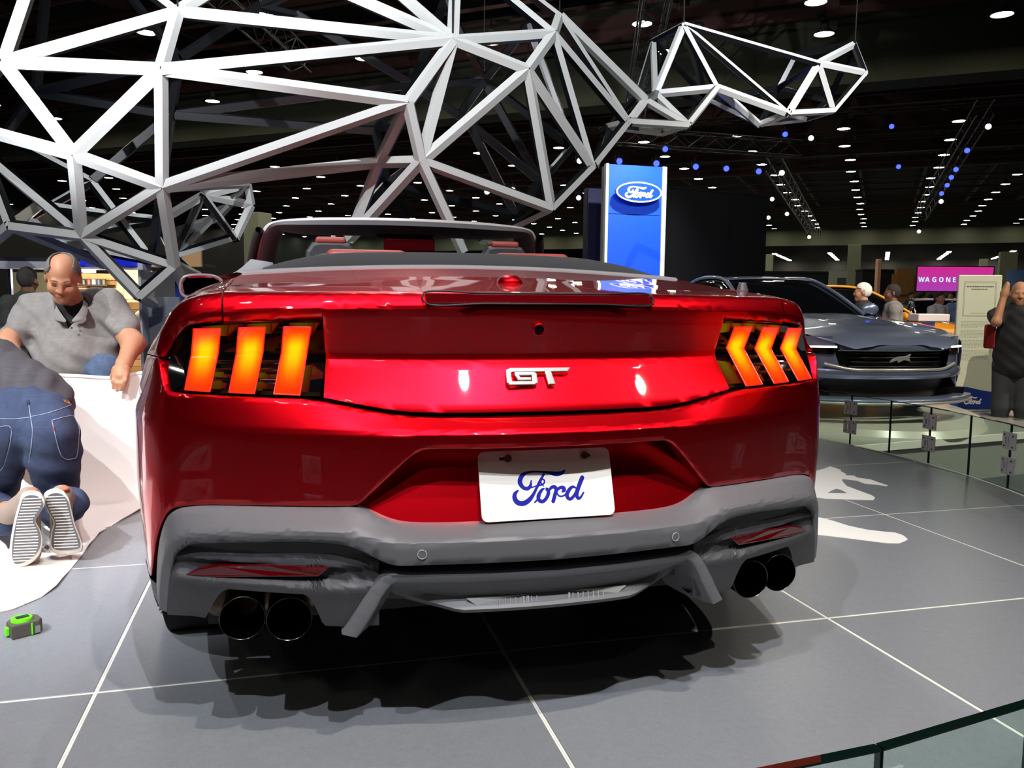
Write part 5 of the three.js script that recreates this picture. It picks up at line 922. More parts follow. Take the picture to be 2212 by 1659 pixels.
{
  const m = stander('bald man in a dark polo shirt raising one arm beside the display board', 2203, 636, 8.3, -0.75, { hair: null, top: 0x202124, top2: 0x1a1b1d, pants: 0x3a3d42, short: true, skin: SK.tan, reach: [at(2152, 696, 8.1), at(2170, 634, 8.1)], bulk: 1.15, headCell: 0.008, cell: 0.015 });
  mesh('red_pouch', rbox(0.10, 0.24, 0.05, 0.02, -0.24, 1.2, 0.16), mat(0x9c1517, 0.7), m);
}
stander('man in an olive T-shirt standing at the shop booth with his back turned', 58, 606, 8.4, 2.9, { hair: 0x6b6862, style: 'cap', top: 0x7c8174, top2: 0x6c7166, pants: 0x23252a, short: true, armR: [[-0.36, 1.16, -0.10], [-0.20, 1.0, -0.12]], headCell: 0.009, cell: 0.016 });
// a small crowd far off below the pink screen
{
  const cols = [[0x5c5347, 0x2a211b], [0x30343c, 0x1d1713], [0x6b6a60, 0x3a2e24], [0x252528, 0x4b3a2c], [0x4c2f2b, 0x15110f], [0x39414f, 0x2b2119]], spots = [[1968, 640, 23.4], [1990, 642, 24.4], [2008, 643, 23], [2044, 644, 24], [2056, 641, 23], [1982, 645, 25.2]];
  const looks = ['tan jacket', 'slate coat', 'khaki shirt', 'black sweater', 'maroon jersey', 'blue-grey jacket'];
  spots.forEach(([u, v, d], i) => stander(`distant visitor in a ${looks[i]} standing under the pink screen`, u, v, d, i * 1.3, { hair: cols[i][1], top: cols[i][0], cell: 0.035, headCell: 0.02, group: 'crowd under the pink screen' }));
}

// ---------------------------------------------------------------- blue pylon sign, black panel, navy panel
{
  const L = at(1300, 365, 16), R = at(1431, 356, 16.35), w = Math.hypot(R.x - L.x, R.z - L.z), turn = -Math.atan2(R.z - L.z, R.x - L.x), top = (L.y + R.y) / 2, h = top - FLOOR_Y;
  const py = thing('pylon_sign', 'tall blue pylon sign with a white oval script logo and pale side strips', 'sign', [(L.x + R.x) / 2, FLOOR_Y, (L.z + R.z) / 2], turn);
  const BLUE = mat(0x0a52e6, 0.5), EDGE = mat(0xe4e2da, 0.5);
  mesh('upper_face', box(w * 0.88, h * 0.226, 0.06, -0.01, h * 0.887, 0.14), BLUE, py); mesh('lower_face', box(w * 0.88, h * 0.771, 0.06, -0.01, h * 0.3855, 0.14), BLUE, py);
  mesh('core', box(w * 0.9, h - 0.01, 0.26, 0, h / 2 - 0.005, -0.02), mat(0x9c9a90, 0.6), py);
  mesh('side_strip', box(0.055, h + 0.02, 0.10, -w * 0.465, h / 2, 0.13), EDGE, py); mesh('side_strip', box(0.075, h + 0.02, 0.10, w * 0.47, h / 2, 0.13), EDGE, py);
  mesh('side_cheek', box(0.05, h + 0.02, 0.30, w * 0.5 + 0.02, h / 2, -0.03), mat(0xb7b5a2, 0.6), py);
  const tex = canvasTexture(1024, 512, (x, W, Hh) => { x.fillStyle = '#0d3f9c'; x.fillRect(0, 0, W, Hh); x.fillStyle = '#ffffff'; x.beginPath(); x.ellipse(W / 2, Hh / 2, 508, 250, 0, 0, 7); x.fill(); x.fillStyle = '#0d47b0'; x.beginPath(); x.ellipse(W / 2, Hh / 2, 474, 216, 0, 0, 7); x.fill(); x.fillStyle = '#ffffff'; drawScript(x, 205, 130, 610, 0.012); });
  const oval = new THREE.CylinderGeometry(1, 1, 0.05, 56).rotateX(Math.PI / 2), uv = oval.attributes.uv, ps = oval.attributes.position; for (let i = 0; i < uv.count; i++) uv.setXY(i, ps.getX(i) / 2 + 0.5, ps.getY(i) / 2 + 0.5);
  const S = mat(0xffffff, 0.4, 0, { map: tex });
  mesh('oval_logo', oval.scale(w * 0.375, w * 0.155, 1).translate(-0.01, top - FLOOR_Y - h * 0.128, 0.33), S, py, 'oval logo with white script on blue');
  mesh('logo_standoff', box(0.2, 0.1, 0.2, 0, top - FLOOR_Y - h * 0.128, 0.22), BLUE, py);
  const fwd = V(Math.sin(turn), 0, Math.cos(turn)), mid = V((L.x + R.x) / 2, FLOOR_Y, (L.z + R.z) / 2);
  stageSpot(mid.clone().addScaledVector(fwd, 2.3).add(V(0, h + 1.7, 0)), mid.clone().add(V(0, h * 0.55, 0)), M.lensCool, 'black stage spotlight aimed down at the blue pylon sign', undefined, 1.0, { power: 105, cone: 0.6, color: COOL, radius: 3 });
  const a = at(1433, 405, 17.5), b = at(1648, 408, 19);
  const wall = mesh('display_wall', merge([box(Math.hypot(b.x - a.x, b.z - a.z), a.y - FLOOR_Y, 0.3, 0, (a.y - FLOOR_Y) / 2, 0), box(Math.hypot(b.x - a.x, b.z - a.z) * 0.98, 0.04, 0.34, 0, a.y - FLOOR_Y, 0)]).rotateY(-Math.atan2(b.z - a.z, b.x - a.x)).translate((a.x + b.x) / 2, FLOOR_Y, (a.z + b.z) / 2), mat(0x070708, 0.6));
  tag(wall, 'tall blank black display wall beside the blue pylon sign', 'display wall');
  const c = at(1282, 408, 17.2), nv = mesh('navy_panel', rbox(0.34, c.y - FLOOR_Y, 0.25, 0.02, 0, (c.y - FLOOR_Y) / 2, 0).rotateY(turn).translate(c.x, FLOOR_Y, c.z), mat(0x05083a, 0.5));
  tag(nv, 'narrow navy blue panel standing just left of the blue pylon sign', 'panel');
}
// ---------------------------------------------------------------- stage lights hung in the hall
{
  const B = [[1437, 322, 26], [1338, 348, 24], [1418, 353, 24], [1503, 360, 25], [1569, 364, 26], [1639, 370, 26], [1696, 290, 28], [1926, 273, 30], [1941, 360, 32], [2065, 366, 30], [2055, 383, 31], [2046, 400, 32], [2034, 418, 33], [2089, 325, 28], [981, 435, 28], [1030, 446, 28], [1076, 457, 28]];
  for (const [u, v, d] of B) { const p = at(u, v, d); stageSpot(p, V(CAM.x + 2, -3, CAM.z), M.lensBlue, 'black stage spotlight glowing blue in the dark hall', 'blue stage spotlights', 0.85); }
  const Wh = [[1752, 298, 28], [2135, 273, 26], [2033, 435, 34], [1052, 414, 28], [1108, 410, 28], [1250, 427, 30], [1252, 347, 26], [1689, 373, 27], [1700, 462, 38], [1660, 470, 38], [1668, 430, 36], [1985, 500, 40], [1748, 512, 42]];
  M.lensSoft = mat(0xffffff, 0.4, 0, { emissive: lin(1, 0.97, 0.92), emissiveIntensity: 4 });
  for (const [u, v, d] of Wh) { const p = at(u, v, d); stageSpot(p, V(CAM.x + 1, -6, CAM.z - 2), M.lensSoft, 'black stage spotlight glowing white in the dark hall', 'white stage spotlights', 0.85); }
  // lighting trusses
  const TR = mat(0x3a3a3c, 0.4, 0.7);
  function truss(a, b, w, label, lift = 0.75) {
    a = a.clone().add(V(0, lift, 0)); b = b.clone().add(V(0, lift, 0));
    const o = thing('lighting_truss', label, 'truss', a.toArray()), D = b.clone().sub(a), L = D.length(), ax = D.clone().normalize(), s = new THREE.Vector3().crossVectors(ax, V(0, 1, 0)).normalize(), t = new THREE.Vector3().crossVectors(s, ax), c = [[-1, -1], [1, -1], [1, 1], [-1, 1]].map(([i, j]) => s.clone().multiplyScalar(i * w / 2).addScaledVector(t, j * w / 2)), n = Math.round(L / (w * 1.4));
    for (const q of c) mesh('chord', rod(q, q.clone().add(D), 0.025, 6), TR, o);
    const lac = []; for (let i = 0; i < n; i++) for (let k = 0; k < 4; k++) { const p = c[(k + i) % 2 ? k : (k + 1) % 4], q = c[(k + i) % 2 ? (k + 1) % 4 : k]; lac.push(rod(p.clone().addScaledVector(ax, i * L / n), q.clone().addScaledVector(ax, (i + 1) * L / n), 0.012, 5)); }
    tag(mesh('lacing', merge(lac), TR, o), null, null, null, 'stuff');
    return o;
  }
  truss(at(2125, 285, 27), at(1985, 500, 42), 0.5, 'long black lighting truss hung with blue spotlights, sloping away into the hall');
  truss(at(1668, 400, 30), at(1762, 535, 48), 0.5, 'black lighting truss hung with white spotlights above the black display wall');
  truss(at(1420, 60, 15), at(1370, 300, 24), 0.5, 'short black lighting truss behind the arm of the space frame');
  truss(at(1300, 345, 26), at(1720, 372, 28), 0.5, 'level black lighting truss with blue spotlights above the pylon sign');
  truss(at(470, 60, 15), at(650, 200, 21), 0.5, 'black lighting truss seen through the space frame');
  // the truss that carries the stage spotlights
  truss(V(-4.6, 6.75, 3.4), V(4.6, 6.75, 3.0), 0.4, 'black lighting truss over the near edge of the round stage');
}
// ---------------------------------------------------------------- pink LED screen with lettering
{
  const A = at(1981, 576, 27), Bq = at(2145, 573, 27), w = A.distanceTo(Bq), h = (628 - 576) / FOCAL * 27, turn = -Math.atan2(Bq.z - A.z, Bq.x - A.x);
  const sc = thing('led_screen', 'wide magenta LED screen with pale blue letters WAGONE', 'screen', [(A.x + Bq.x) / 2, A.y - h, (A.z + Bq.z) / 2], turn);
  const tex = canvasTexture(1024, 332, (x, W, Hh) => { for (let y = 0; y < Hh; y++) { const t = y / Hh; x.fillStyle = `rgb(${Math.round(205 - 35 * t)},${Math.round(42 + 22 * t)},${Math.round(138 + 40 * t)})`; x.fillRect(0, y, W, 1); } x.font = 'bold 92px sans-serif'; x.textBaseline = 'middle'; [...'WAGONE'].forEach((c, i) => { const px = 16 + i * 92; x.fillStyle = '#5d8fe0'; x.fillText(c, px + 5, Hh * 0.53 + 5); x.fillStyle = '#e8f4ff'; x.fillText(c, px, Hh * 0.53); }); x.fillStyle = '#e8f4ff'; x.fillText('R', 600, Hh * 0.53); });
  const face = new THREE.PlaneGeometry(w, h).translate(0, h / 2, 0.052);
  mesh('screen_face', face, mat(0x101010, 0.4, 0, { emissive: 0xffffff, emissiveMap: tex, emissiveIntensity: 1.0 }), sc); mesh('screen_cabinet', box(w + 0.06, h + 0.06, 0.1, 0, h / 2, 0), M.black, sc);
  for (const s of [-1, 1]) mesh('leg', box(0.1, A.y - h - FLOOR_Y, 0.1, s * w * 0.4, -(A.y - h - FLOOR_Y) / 2, 0), M.black, sc);
  const l = new THREE.RectAreaLight(0xd8409a, 1.5, w, h); const c = V((A.x + Bq.x) / 2, A.y - h / 2, (A.z + Bq.z) / 2).add(V(Math.sin(turn), 0, Math.cos(turn)).multiplyScalar(0.1)); l.position.copy(c); l.rotation.y = turn + Math.PI; l.name = 'screen_glow'; scene.add(l);
  // wooden backdrop, post with its glow put into a pale colour, dark booth and blue poster
  const wood = mat(0x9a6a35, 0.7);
  const p1 = at(1972, 590, 29), bd = mesh('wood_backdrop', merge([box(3.2, 1.5, 0.12, 0.9, 0.4, 0), box(0.6, 0.9, 0.2, -0.3, 0.9, 0)]).rotateY(turn).translate(p1.x, p1.y - 1.2, p1.z), wood); tag(bd, 'warm wooden backdrop standing behind the pink screen', 'backdrop');
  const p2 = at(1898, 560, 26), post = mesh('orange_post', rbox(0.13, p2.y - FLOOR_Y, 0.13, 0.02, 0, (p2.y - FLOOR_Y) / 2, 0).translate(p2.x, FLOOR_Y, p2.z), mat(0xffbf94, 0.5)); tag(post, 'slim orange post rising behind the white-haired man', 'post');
  const p3 = at(1895, 590, 30), p4 = at(1690, 588, 30);
  tag(mesh('dark_booth', merge([box(1.3, 2.6, 0.6, 0, 1.3, 0), box(1.35, 0.06, 0.65, 0, 2.6, 0)]).rotateY(turn).translate(p3.x, p3.y - 2.5, p3.z), mat(0x0b0a0a, 0.8)), 'black booth wall standing behind the slim orange post', 'booth');
  tag(mesh('dark_booth', merge([box(4.2, 2.2, 0.6, 0, 1.1, 0), box(4.25, 0.06, 0.65, 0, 2.2, 0)]).rotateY(turn).translate(p4.x, p4.y - 2.2, p4.z), mat(0x0c0c0b, 0.8)), 'long low black booth wall behind the grey car roof', 'booth');
  const p5 = at(1810, 605, 28); const ps = thing('poster_panel', 'pale poster panel beside the concrete column', 'poster', [p5.x, FLOOR_Y, p5.z], turn);
  mesh('board', box(0.62, 1.6, 0.05, 0, p5.y - FLOOR_Y - 0.5, 0), mat(0xa5a691, 0.7), ps); mesh('print', box(0.3, 0.25, 0.01, 0.12, p5.y - FLOOR_Y - 0.05, 0.03), mat(0x3c4c4a, 0.7), ps); mesh('leg', box(0.08, p5.y - FLOOR_Y - 1.2, 0.05, 0, (p5.y - FLOOR_Y - 1.2) / 2, 0), M.black, ps);
  const p6 = at(2198, 603, 14); const bp = thing('poster_panel', 'blue poster panel above the man raising his arm', 'poster', [p6.x, FLOOR_Y, p6.z], -YAW);
  mesh('board', box(0.36, 0.3, 0.04, 0, p6.y - FLOOR_Y, 0), mat(0x5d87ad, 0.6), bp); mesh('post', box(0.05, p6.y - FLOOR_Y, 0.05, 0, (p6.y - FLOOR_Y) / 2, -0.04), M.black, bp);
  const p7 = at(2028, 700, 8.6);
}
// ---------------------------------------------------------------- information board by the grey car
{
  const T = at(2117, 594, 8.9), turn = -YAW - 0.25, w = 0.42, h = T.y - FLOOR_Y;
  const b = thing('display_board', 'tall pale information board with a framed notice and a dark blue wave foot', 'board', [T.x, FLOOR_Y, T.z], turn);
  const tex = canvasTexture(512, 2000, (x, W, Hh) => {
    x.fillStyle = '#d2d5bd'; x.fillRect(0, 0, W, Hh); x.strokeStyle = '#6f745f'; x.lineWidth = 4; x.strokeRect(70, 80, 380, 400); x.strokeRect(82, 92, 356, 376);
    x.fillStyle = '#565b4a'; for (let i = 0; i < 17; i++) x.fillRect(100 + i * 19, 128, 15, 15); for (let i = 0; i < 10; i++) x.fillRect(160 + i * 19, 160, 15, 13);
    x.fillStyle = '#8f947c'; x.fillRect(170, 440, 170, 7);
    let s = 5; const r = () => (s = (s * 16807) % 2147483647) / 2147483647; let y = 540; for (const n of [5, 6, 6, 8]) { for (let i = 0; i < n; i++) { let px = 62; while (px < 400) { const ww = 14 + r() * 30; x.fillStyle = '#a2a78e'; x.fillRect(px, y, ww, 8); px += ww + 7; if (i === n - 1 && px > 250) break; } y += 16; } y += 22; }
    x.fillStyle = '#0b2f86'; x.beginPath(); x.moveTo(0, Hh * 0.655); x.bezierCurveTo(W * 0.4, Hh * 0.645, W * 0.6, Hh * 0.68, W, Hh * 0.68); x.lineTo(W, Hh); x.lineTo(0, Hh); x.fill(); x.fillStyle = '#ffffff'; drawScript(x, 160, Hh * 0.715, 200, 0.006);
  });
  const g = rbox(w, h, 0.05, 0.012, 0, h / 2, 0), uv = g.attributes.uv, ps = g.attributes.position; for (let i = 0; i < uv.count; i++) uv.setXY(i, ps.getX(i) / w + 0.5, ps.getY(i) / h);
  mesh('panel', g, mat(0xffffff, 0.5, 0, { map: tex }), b); mesh('foot', rbox(w * 1.25, 0.03, 0.4, 0.01, 0, 0.015, 0), mat(0x2a2d33, 0.5), b);
}

// ---------------------------------------------------------------- other cars: a body lofted over its length
// sections: [z, half width, y low, y shoulder, y top, half width at top]
function coupe(name, label, pos, turn, paint, o = {}) {
  const car = thing(name, label, 'car', pos, turn);
  const GLASS = mat(0x07090b, 0.05, 0, { clearcoat: 1, clearcoatRoughness: 0.02 }), BLK = mat(0x08080a, 0.35), TRIM = mat(o.trim ?? 0xa8a8a6, 0.3, 0.5);
  const zs = [2.38, 2.30, 2.12, 1.85, 1.4, 0.9, 0.3, -0.4, -1.1, -1.7, -2.1, -2.35], hw = [0.62, 0.80, 0.90, 0.95, 0.94, 0.92, 0.91, 0.91, 0.94, 0.95, 0.90, 0.78], top = [0.72, 0.78, 0.83, 0.88, 0.93, 0.97, 0.98, 0.98, 1.0, 1.02, 1.02, 0.98].map(y => y * (o.tall ?? 1));
  const low = z => { for (const c of [1.42, -1.3]) { const d = Math.abs(z - c); if (d < 0.37) return 0.34 + Math.sqrt(0.37 * 0.37 - d * d); } return 0.26; };
  const Z = [], ZB = []; for (let i = 0; i <= 70; i++) { Z.push(2.0 - 4.35 * i / 70); ZB.push(2.39 - 4.74 * i / 70); }
  const pick = (arr, z) => { let i = 0; while (i < zs.length - 2 && zs[i + 1] > z) i++; const t = (z - zs[i]) / (zs[i + 1] - zs[i]), s = t * t * (3 - 2 * t); return arr[i] + (arr[i + 1] - arr[i]) * (0.5 * t + 0.5 * s); };
  const side = []; for (const [f, inx] of [[1, -0.16], [0.93, -0.06], [0.84, -0.012], [0.66, 0], [0.4, -0.012], [0.15, -0.03], [0, -0.06]]) side.push(Z.map(z => { const t = pick(top, z) - 0.05, l = low(z), y = l + (t - l) * f; return [pick(hw, z) + inx * (f > 0.8 ? 1 : 1), y, z]; }));
  const sg = weld([grid(side, false)]); mesh('body_side', sg, paint, car); mesh('body_side', flipX(sg), paint, car);
  const U = []; for (let i = -8; i <= 8; i++) U.push(i / 8);
  const hood = ZB.filter(z => z > 0.62), tail = Z.filter(z => z < -1.5);
  for (const [n, zz] of [['bonnet', hood], ['boot_lid', tail]]) mesh(n, weld([grid(zz.map(z => U.map(u => [u * (pick(hw, z) - 0.155), pick(top, z) + 0.035 * (1 - u * u) - 0.05 + (n === 'bonnet' ? 0.012 * Math.exp(-(((Math.abs(u) - 0.45) / 0.12) ** 2)) : 0), z])), true)]), paint, car);
  // cabin
  const rise = [[0.75, 0.72, 0.93], [0.25, 0.66, 1.17], [-0.15, 0.60, 1.32], [-0.6, 0.58, 1.36], [-1.1, 0.56, 1.33], [-1.6, 0.60, 1.18], [-2.0, 0.66, 1.0]], tl = o.tall ?? 1;
  const R = spline(rise.map(r => [r[1], r[2] * tl, r[0]]), 5);
  mesh('glasshouse', weld([grid([R.map(p => [p[0] + 0.10, Math.min(p[1], 0.95 * tl), p[2]]), R.map(p => [p[0] + 0.01, p[1] * 0.5 + 0.475 * tl * 1 + (p[1] - 0.95 * tl) * 0.35, p[2]]), R.map(p => [p[0] - 0.06, p[1] - 0.01, p[2]]), R.map(p => [p[0] * 0.45, p[1] + 0.01, p[2]]), R.map(p => [0, p[1] + 0.015, p[2]])], false), flipX(grid([R.map(p => [p[0] + 0.10, Math.min(p[1], 0.95 * tl), p[2]]), R.map(p => [p[0] + 0.01, p[1] * 0.5 + 0.475 * tl + (p[1] - 0.95 * tl) * 0.35, p[2]]), R.map(p => [p[0] - 0.06, p[1] - 0.01, p[2]]), R.map(p => [p[0] * 0.45, p[1] + 0.01, p[2]]), R.map(p => [0, p[1] + 0.015, p[2]])], false))]), GLASS, car);
  mesh('roof_panel', weld([grid(R.slice(10, 23).map(p => U.map(u => [u * (p[0] - 0.05), p[1] + 0.022 - 0.02 * u * u, p[2]])), true)]), o.roof ?? paint, car);
  for (const s of [1, -1]) mesh('roof_pillar', tube(R.map(p => V(s * (p[0] - 0.035), p[1] + 0.004, p[2])), 0.022, 40, 6), o.pillar ?? paint, car);
  // front: bumper face, grille, lamps, splitter
  const arc = (y, f, zf) => U.map(u => { const x = u * f; return [x, y, zf - 0.42 * Math.pow(Math.abs(u), 2.6)]; });
  mesh('front_bumper', weld([grid([arc(0.705, 0.80, 2.39), arc(0.66, 0.87, 2.40), arc(0.645, 0.88, 2.385)], true)]), paint, car);
  mesh('front_bumper', weld([grid([arc(0.485, 0.905, 2.41), arc(0.46, 0.91, 2.43), arc(0.40, 0.915, 2.42), arc(0.385, 0.91, 2.36)], true)]), paint, car);
  for (const s of [1, -1]) mesh('bumper_cheek', weld([grid([[0.775, 0.60], [0.74, 0.60], [0.70, 0.58], [0.6, 0.57], [0.5, 0.54], [0.42, 0.60], [0.30, 0.80], [0.24, 0.82]].map(([y, x0]) => { const r = []; for (let i = 0; i <= 6; i++) { const x = x0 + (0.915 - x0) * i / 6; r.push([s * x, y, 2.40 - 0.42 * Math.pow(x / 0.9, 2.6)]); } return r; }), s > 0)]), paint, car);
  const gr = mesh('grille', weld([grid([0.65, 0.56, 0.485].map(y => U.map(u => { const x = u * (y > 0.6 ? 0.60 : y > 0.5 ? 0.56 : 0.58); return [x, y, 2.34 - 0.40 * Math.pow(Math.abs(x) / 0.9, 2.6)]; })), true)]), BLK, car);
  for (let i = 0; i < 4; i++) mesh('grille_bar', tube(U.slice(1, -1).map(u => V(u * 0.52, 0.505 + i * 0.04, 2.362 - 0.40 * Math.pow(Math.abs(u) * 0.58, 2.6))), 0.006, 24, 5), BLK, gr);
  mesh('horse_badge', extrude([[-.09, 0], [-.02, .03], [.06, .035], [.10, .055], [.085, .02], [.10, -.01], [.04, .005], [-.02, -.02], [-.03, .002], [-.10, -.02]], 0.01, 0.003).translate(0, 0.565, 2.37), TRIM, gr);
  mesh('grille_lip', tube(U.map(u => V(u * 0.66, 0.478 + 0.045 * Math.max(0, Math.abs(u) - 0.7) / 0.3, 2.42 - 0.42 * Math.pow(Math.abs(u) * 0.73, 2.6))), 0.016, 40, 6), TRIM, car);
  for (const s of [1, -1]) {
    const hl = mesh('headlamp', weld([grid([[0.69, 0.56, 0.86], [0.66, 0.55, 0.875], [0.615, 0.60, 0.87]].map(([y, a, b]) => { const r = []; for (let i = 0; i <= 6; i++) { const x = a + (b - a) * i / 6; r.push([s * x, y, 2.415 - 0.42 * Math.pow(x / 0.9, 2.6)]); } return r; }), s > 0)]), GLASS, car);
    mesh('daylight_strip', tube([0.58, 0.68, 0.78, 0.85].map(x => V(s * x, 0.682 - (x - 0.58) * 0.02, 2.432 - 0.42 * Math.pow(x / 0.9, 2.6))), 0.009, 16, 6), mat(0xffffff, 0.3, 0, { emissive: lin(1, 1, 0.85), emissiveIntensity: o.lamps ?? 2.5 }), hl);
    mesh('door_mirror', ball(0.1, s * 1.0, 1.0 * tl, 0.35, 1.1, 0.7, 0.6), o.mirror ?? paint, car);
    for (const z of [1.42, -1.3]) { const wh = new THREE.Group(); wh.name = 'wheel'; wh.position.set(s * 0.82, 0.335, z); car.add(wh); mesh('tyre', new THREE.TorusGeometry(0.27, 0.075, 10, 36).scale(1, 1, 1.5).rotateY(Math.PI / 2), mat(0x121212, 0.8), wh); const sp = [cyl(0.06, 0.06, 0.2, 14).rotateZ(Math.PI / 2)]; for (let k = 0; k < 5; k++) sp.push(box(0.05, 0.24, 0.05, s * 0.07, 0.13, 0).rotateX(k * 1.2566)); mesh('rim', merge(sp), mat(0x3a3a3c, 0.3, 0.8), wh); }
  }
  mesh('lower_intake', weld([grid([arc(0.40, 0.86, 2.34), arc(0.22, 0.80, 2.30)], true)]), BLK, car);
  mesh('splitter', weld([grid([arc(0.235, 0.90, 2.40), arc(0.225, 0.97, 2.52), arc(0.195, 0.97, 2.525), arc(0.18, 0.9, 2.40)], true)]), paint, car);
  mesh('splitter_lip', tube(U.map(u => V(u * 0.975, 0.186, 2.525 - 0.42 * Math.pow(Math.abs(u), 2.6))), 0.012, 40, 6), mat(0xb5b5b2, 0.3, 0.6), car);
  mesh('floor_pan', merge([box(1.7, 0.1, 4.3, 0, 0.24, 0), box(1.5, 0.5, 0.3, 0, 0.5, 1.95), box(1.6, 0.6, 1.6, 0, 0.6, -0.2)]), BLK, car);
  return car;
}
{
  const grey = mat(lin(0.20, 0.245, 0.37), 0.3, 0.6, { clearcoat: 1, clearcoatRoughness: 0.03 });
  const F = level(1950, 872, 0.075), yaw = -0.08, CY = -0.105; // the nose points right and towards the camera
  coupe('coupe_car', 'dark blue-grey coupe with a black grille standing on the next platform', [F.x - Math.sin(yaw) * 2.45, CY, F.z - Math.cos(yaw) * 2.45], yaw, grey, {});
  const base = mesh('display_plinth', new THREE.CylinderGeometry(2.75, 2.8, 0.06, 80).scale(0.56, 1, 1).rotateY(yaw).translate(F.x - Math.sin(yaw) * 2.3, CY - 0.031, F.z - Math.cos(yaw) * 2.3), mat(0xb9b7a8, 0.3)); base.userData.kind = 'structure'; base.name = 'floor_plinth';
  const yellow = mat(lin(0.85, 0.33, 0.02), 0.3, 0.1, { clearcoat: 1, clearcoatRoughness: 0.03 });
  const yy = at(1865, 690, 13.9);
  coupe('utility_car', 'tall yellow car parked beyond the grey car on blue carpet', [yy.x, FLOOR_Y + 0.02, yy.z], 1.16, yellow, { tall: 1.28, mirror: mat(lin(0.9, 0.3, 0.01), 0.3) });
  const navy = mat(lin(0.008, 0.012, 0.06), 0.2, 0.5, { clearcoat: 1, clearcoatRoughness: 0.03 });
  const s1 = at(1745, 690, 19); coupe('utility_car', 'tall dark navy utility car behind the white-haired man', [s1.x - 0.8, FLOOR_Y + 0.02, s1.z], 1.25 - YAW, navy, { tall: 1.32 });
  const s2 = at(2030, 690, 20); coupe('utility_car', 'dark blue car with a white roof under the pink screen', [s2.x, FLOOR_Y + 0.02, s2.z], -0.5, mat(lin(0.01, 0.015, 0.09), 0.2, 0.5, { clearcoat: 1 }), { tall: 1.15, roof: mat(0xdad8d6, 0.3) });
  // white counter in front of the yellow car
  const c = at(2006, 686, 11.2), ct = thing('counter', 'low white counter standing beside the yellow car', 'counter', [c.x, FLOOR_Y, c.z], -YAW);
  mesh('counter_top', rbox(0.42, 0.10, 0.3, 0.015, 0, c.y - FLOOR_Y, 0), mat(0xe6d5cc, 0.5), ct); mesh('pedestal', box(0.12, c.y - FLOOR_Y - 0.05, 0.12, 0, (c.y - FLOOR_Y - 0.05) / 2, 0), mat(0xcfc2ba, 0.5), ct);
}
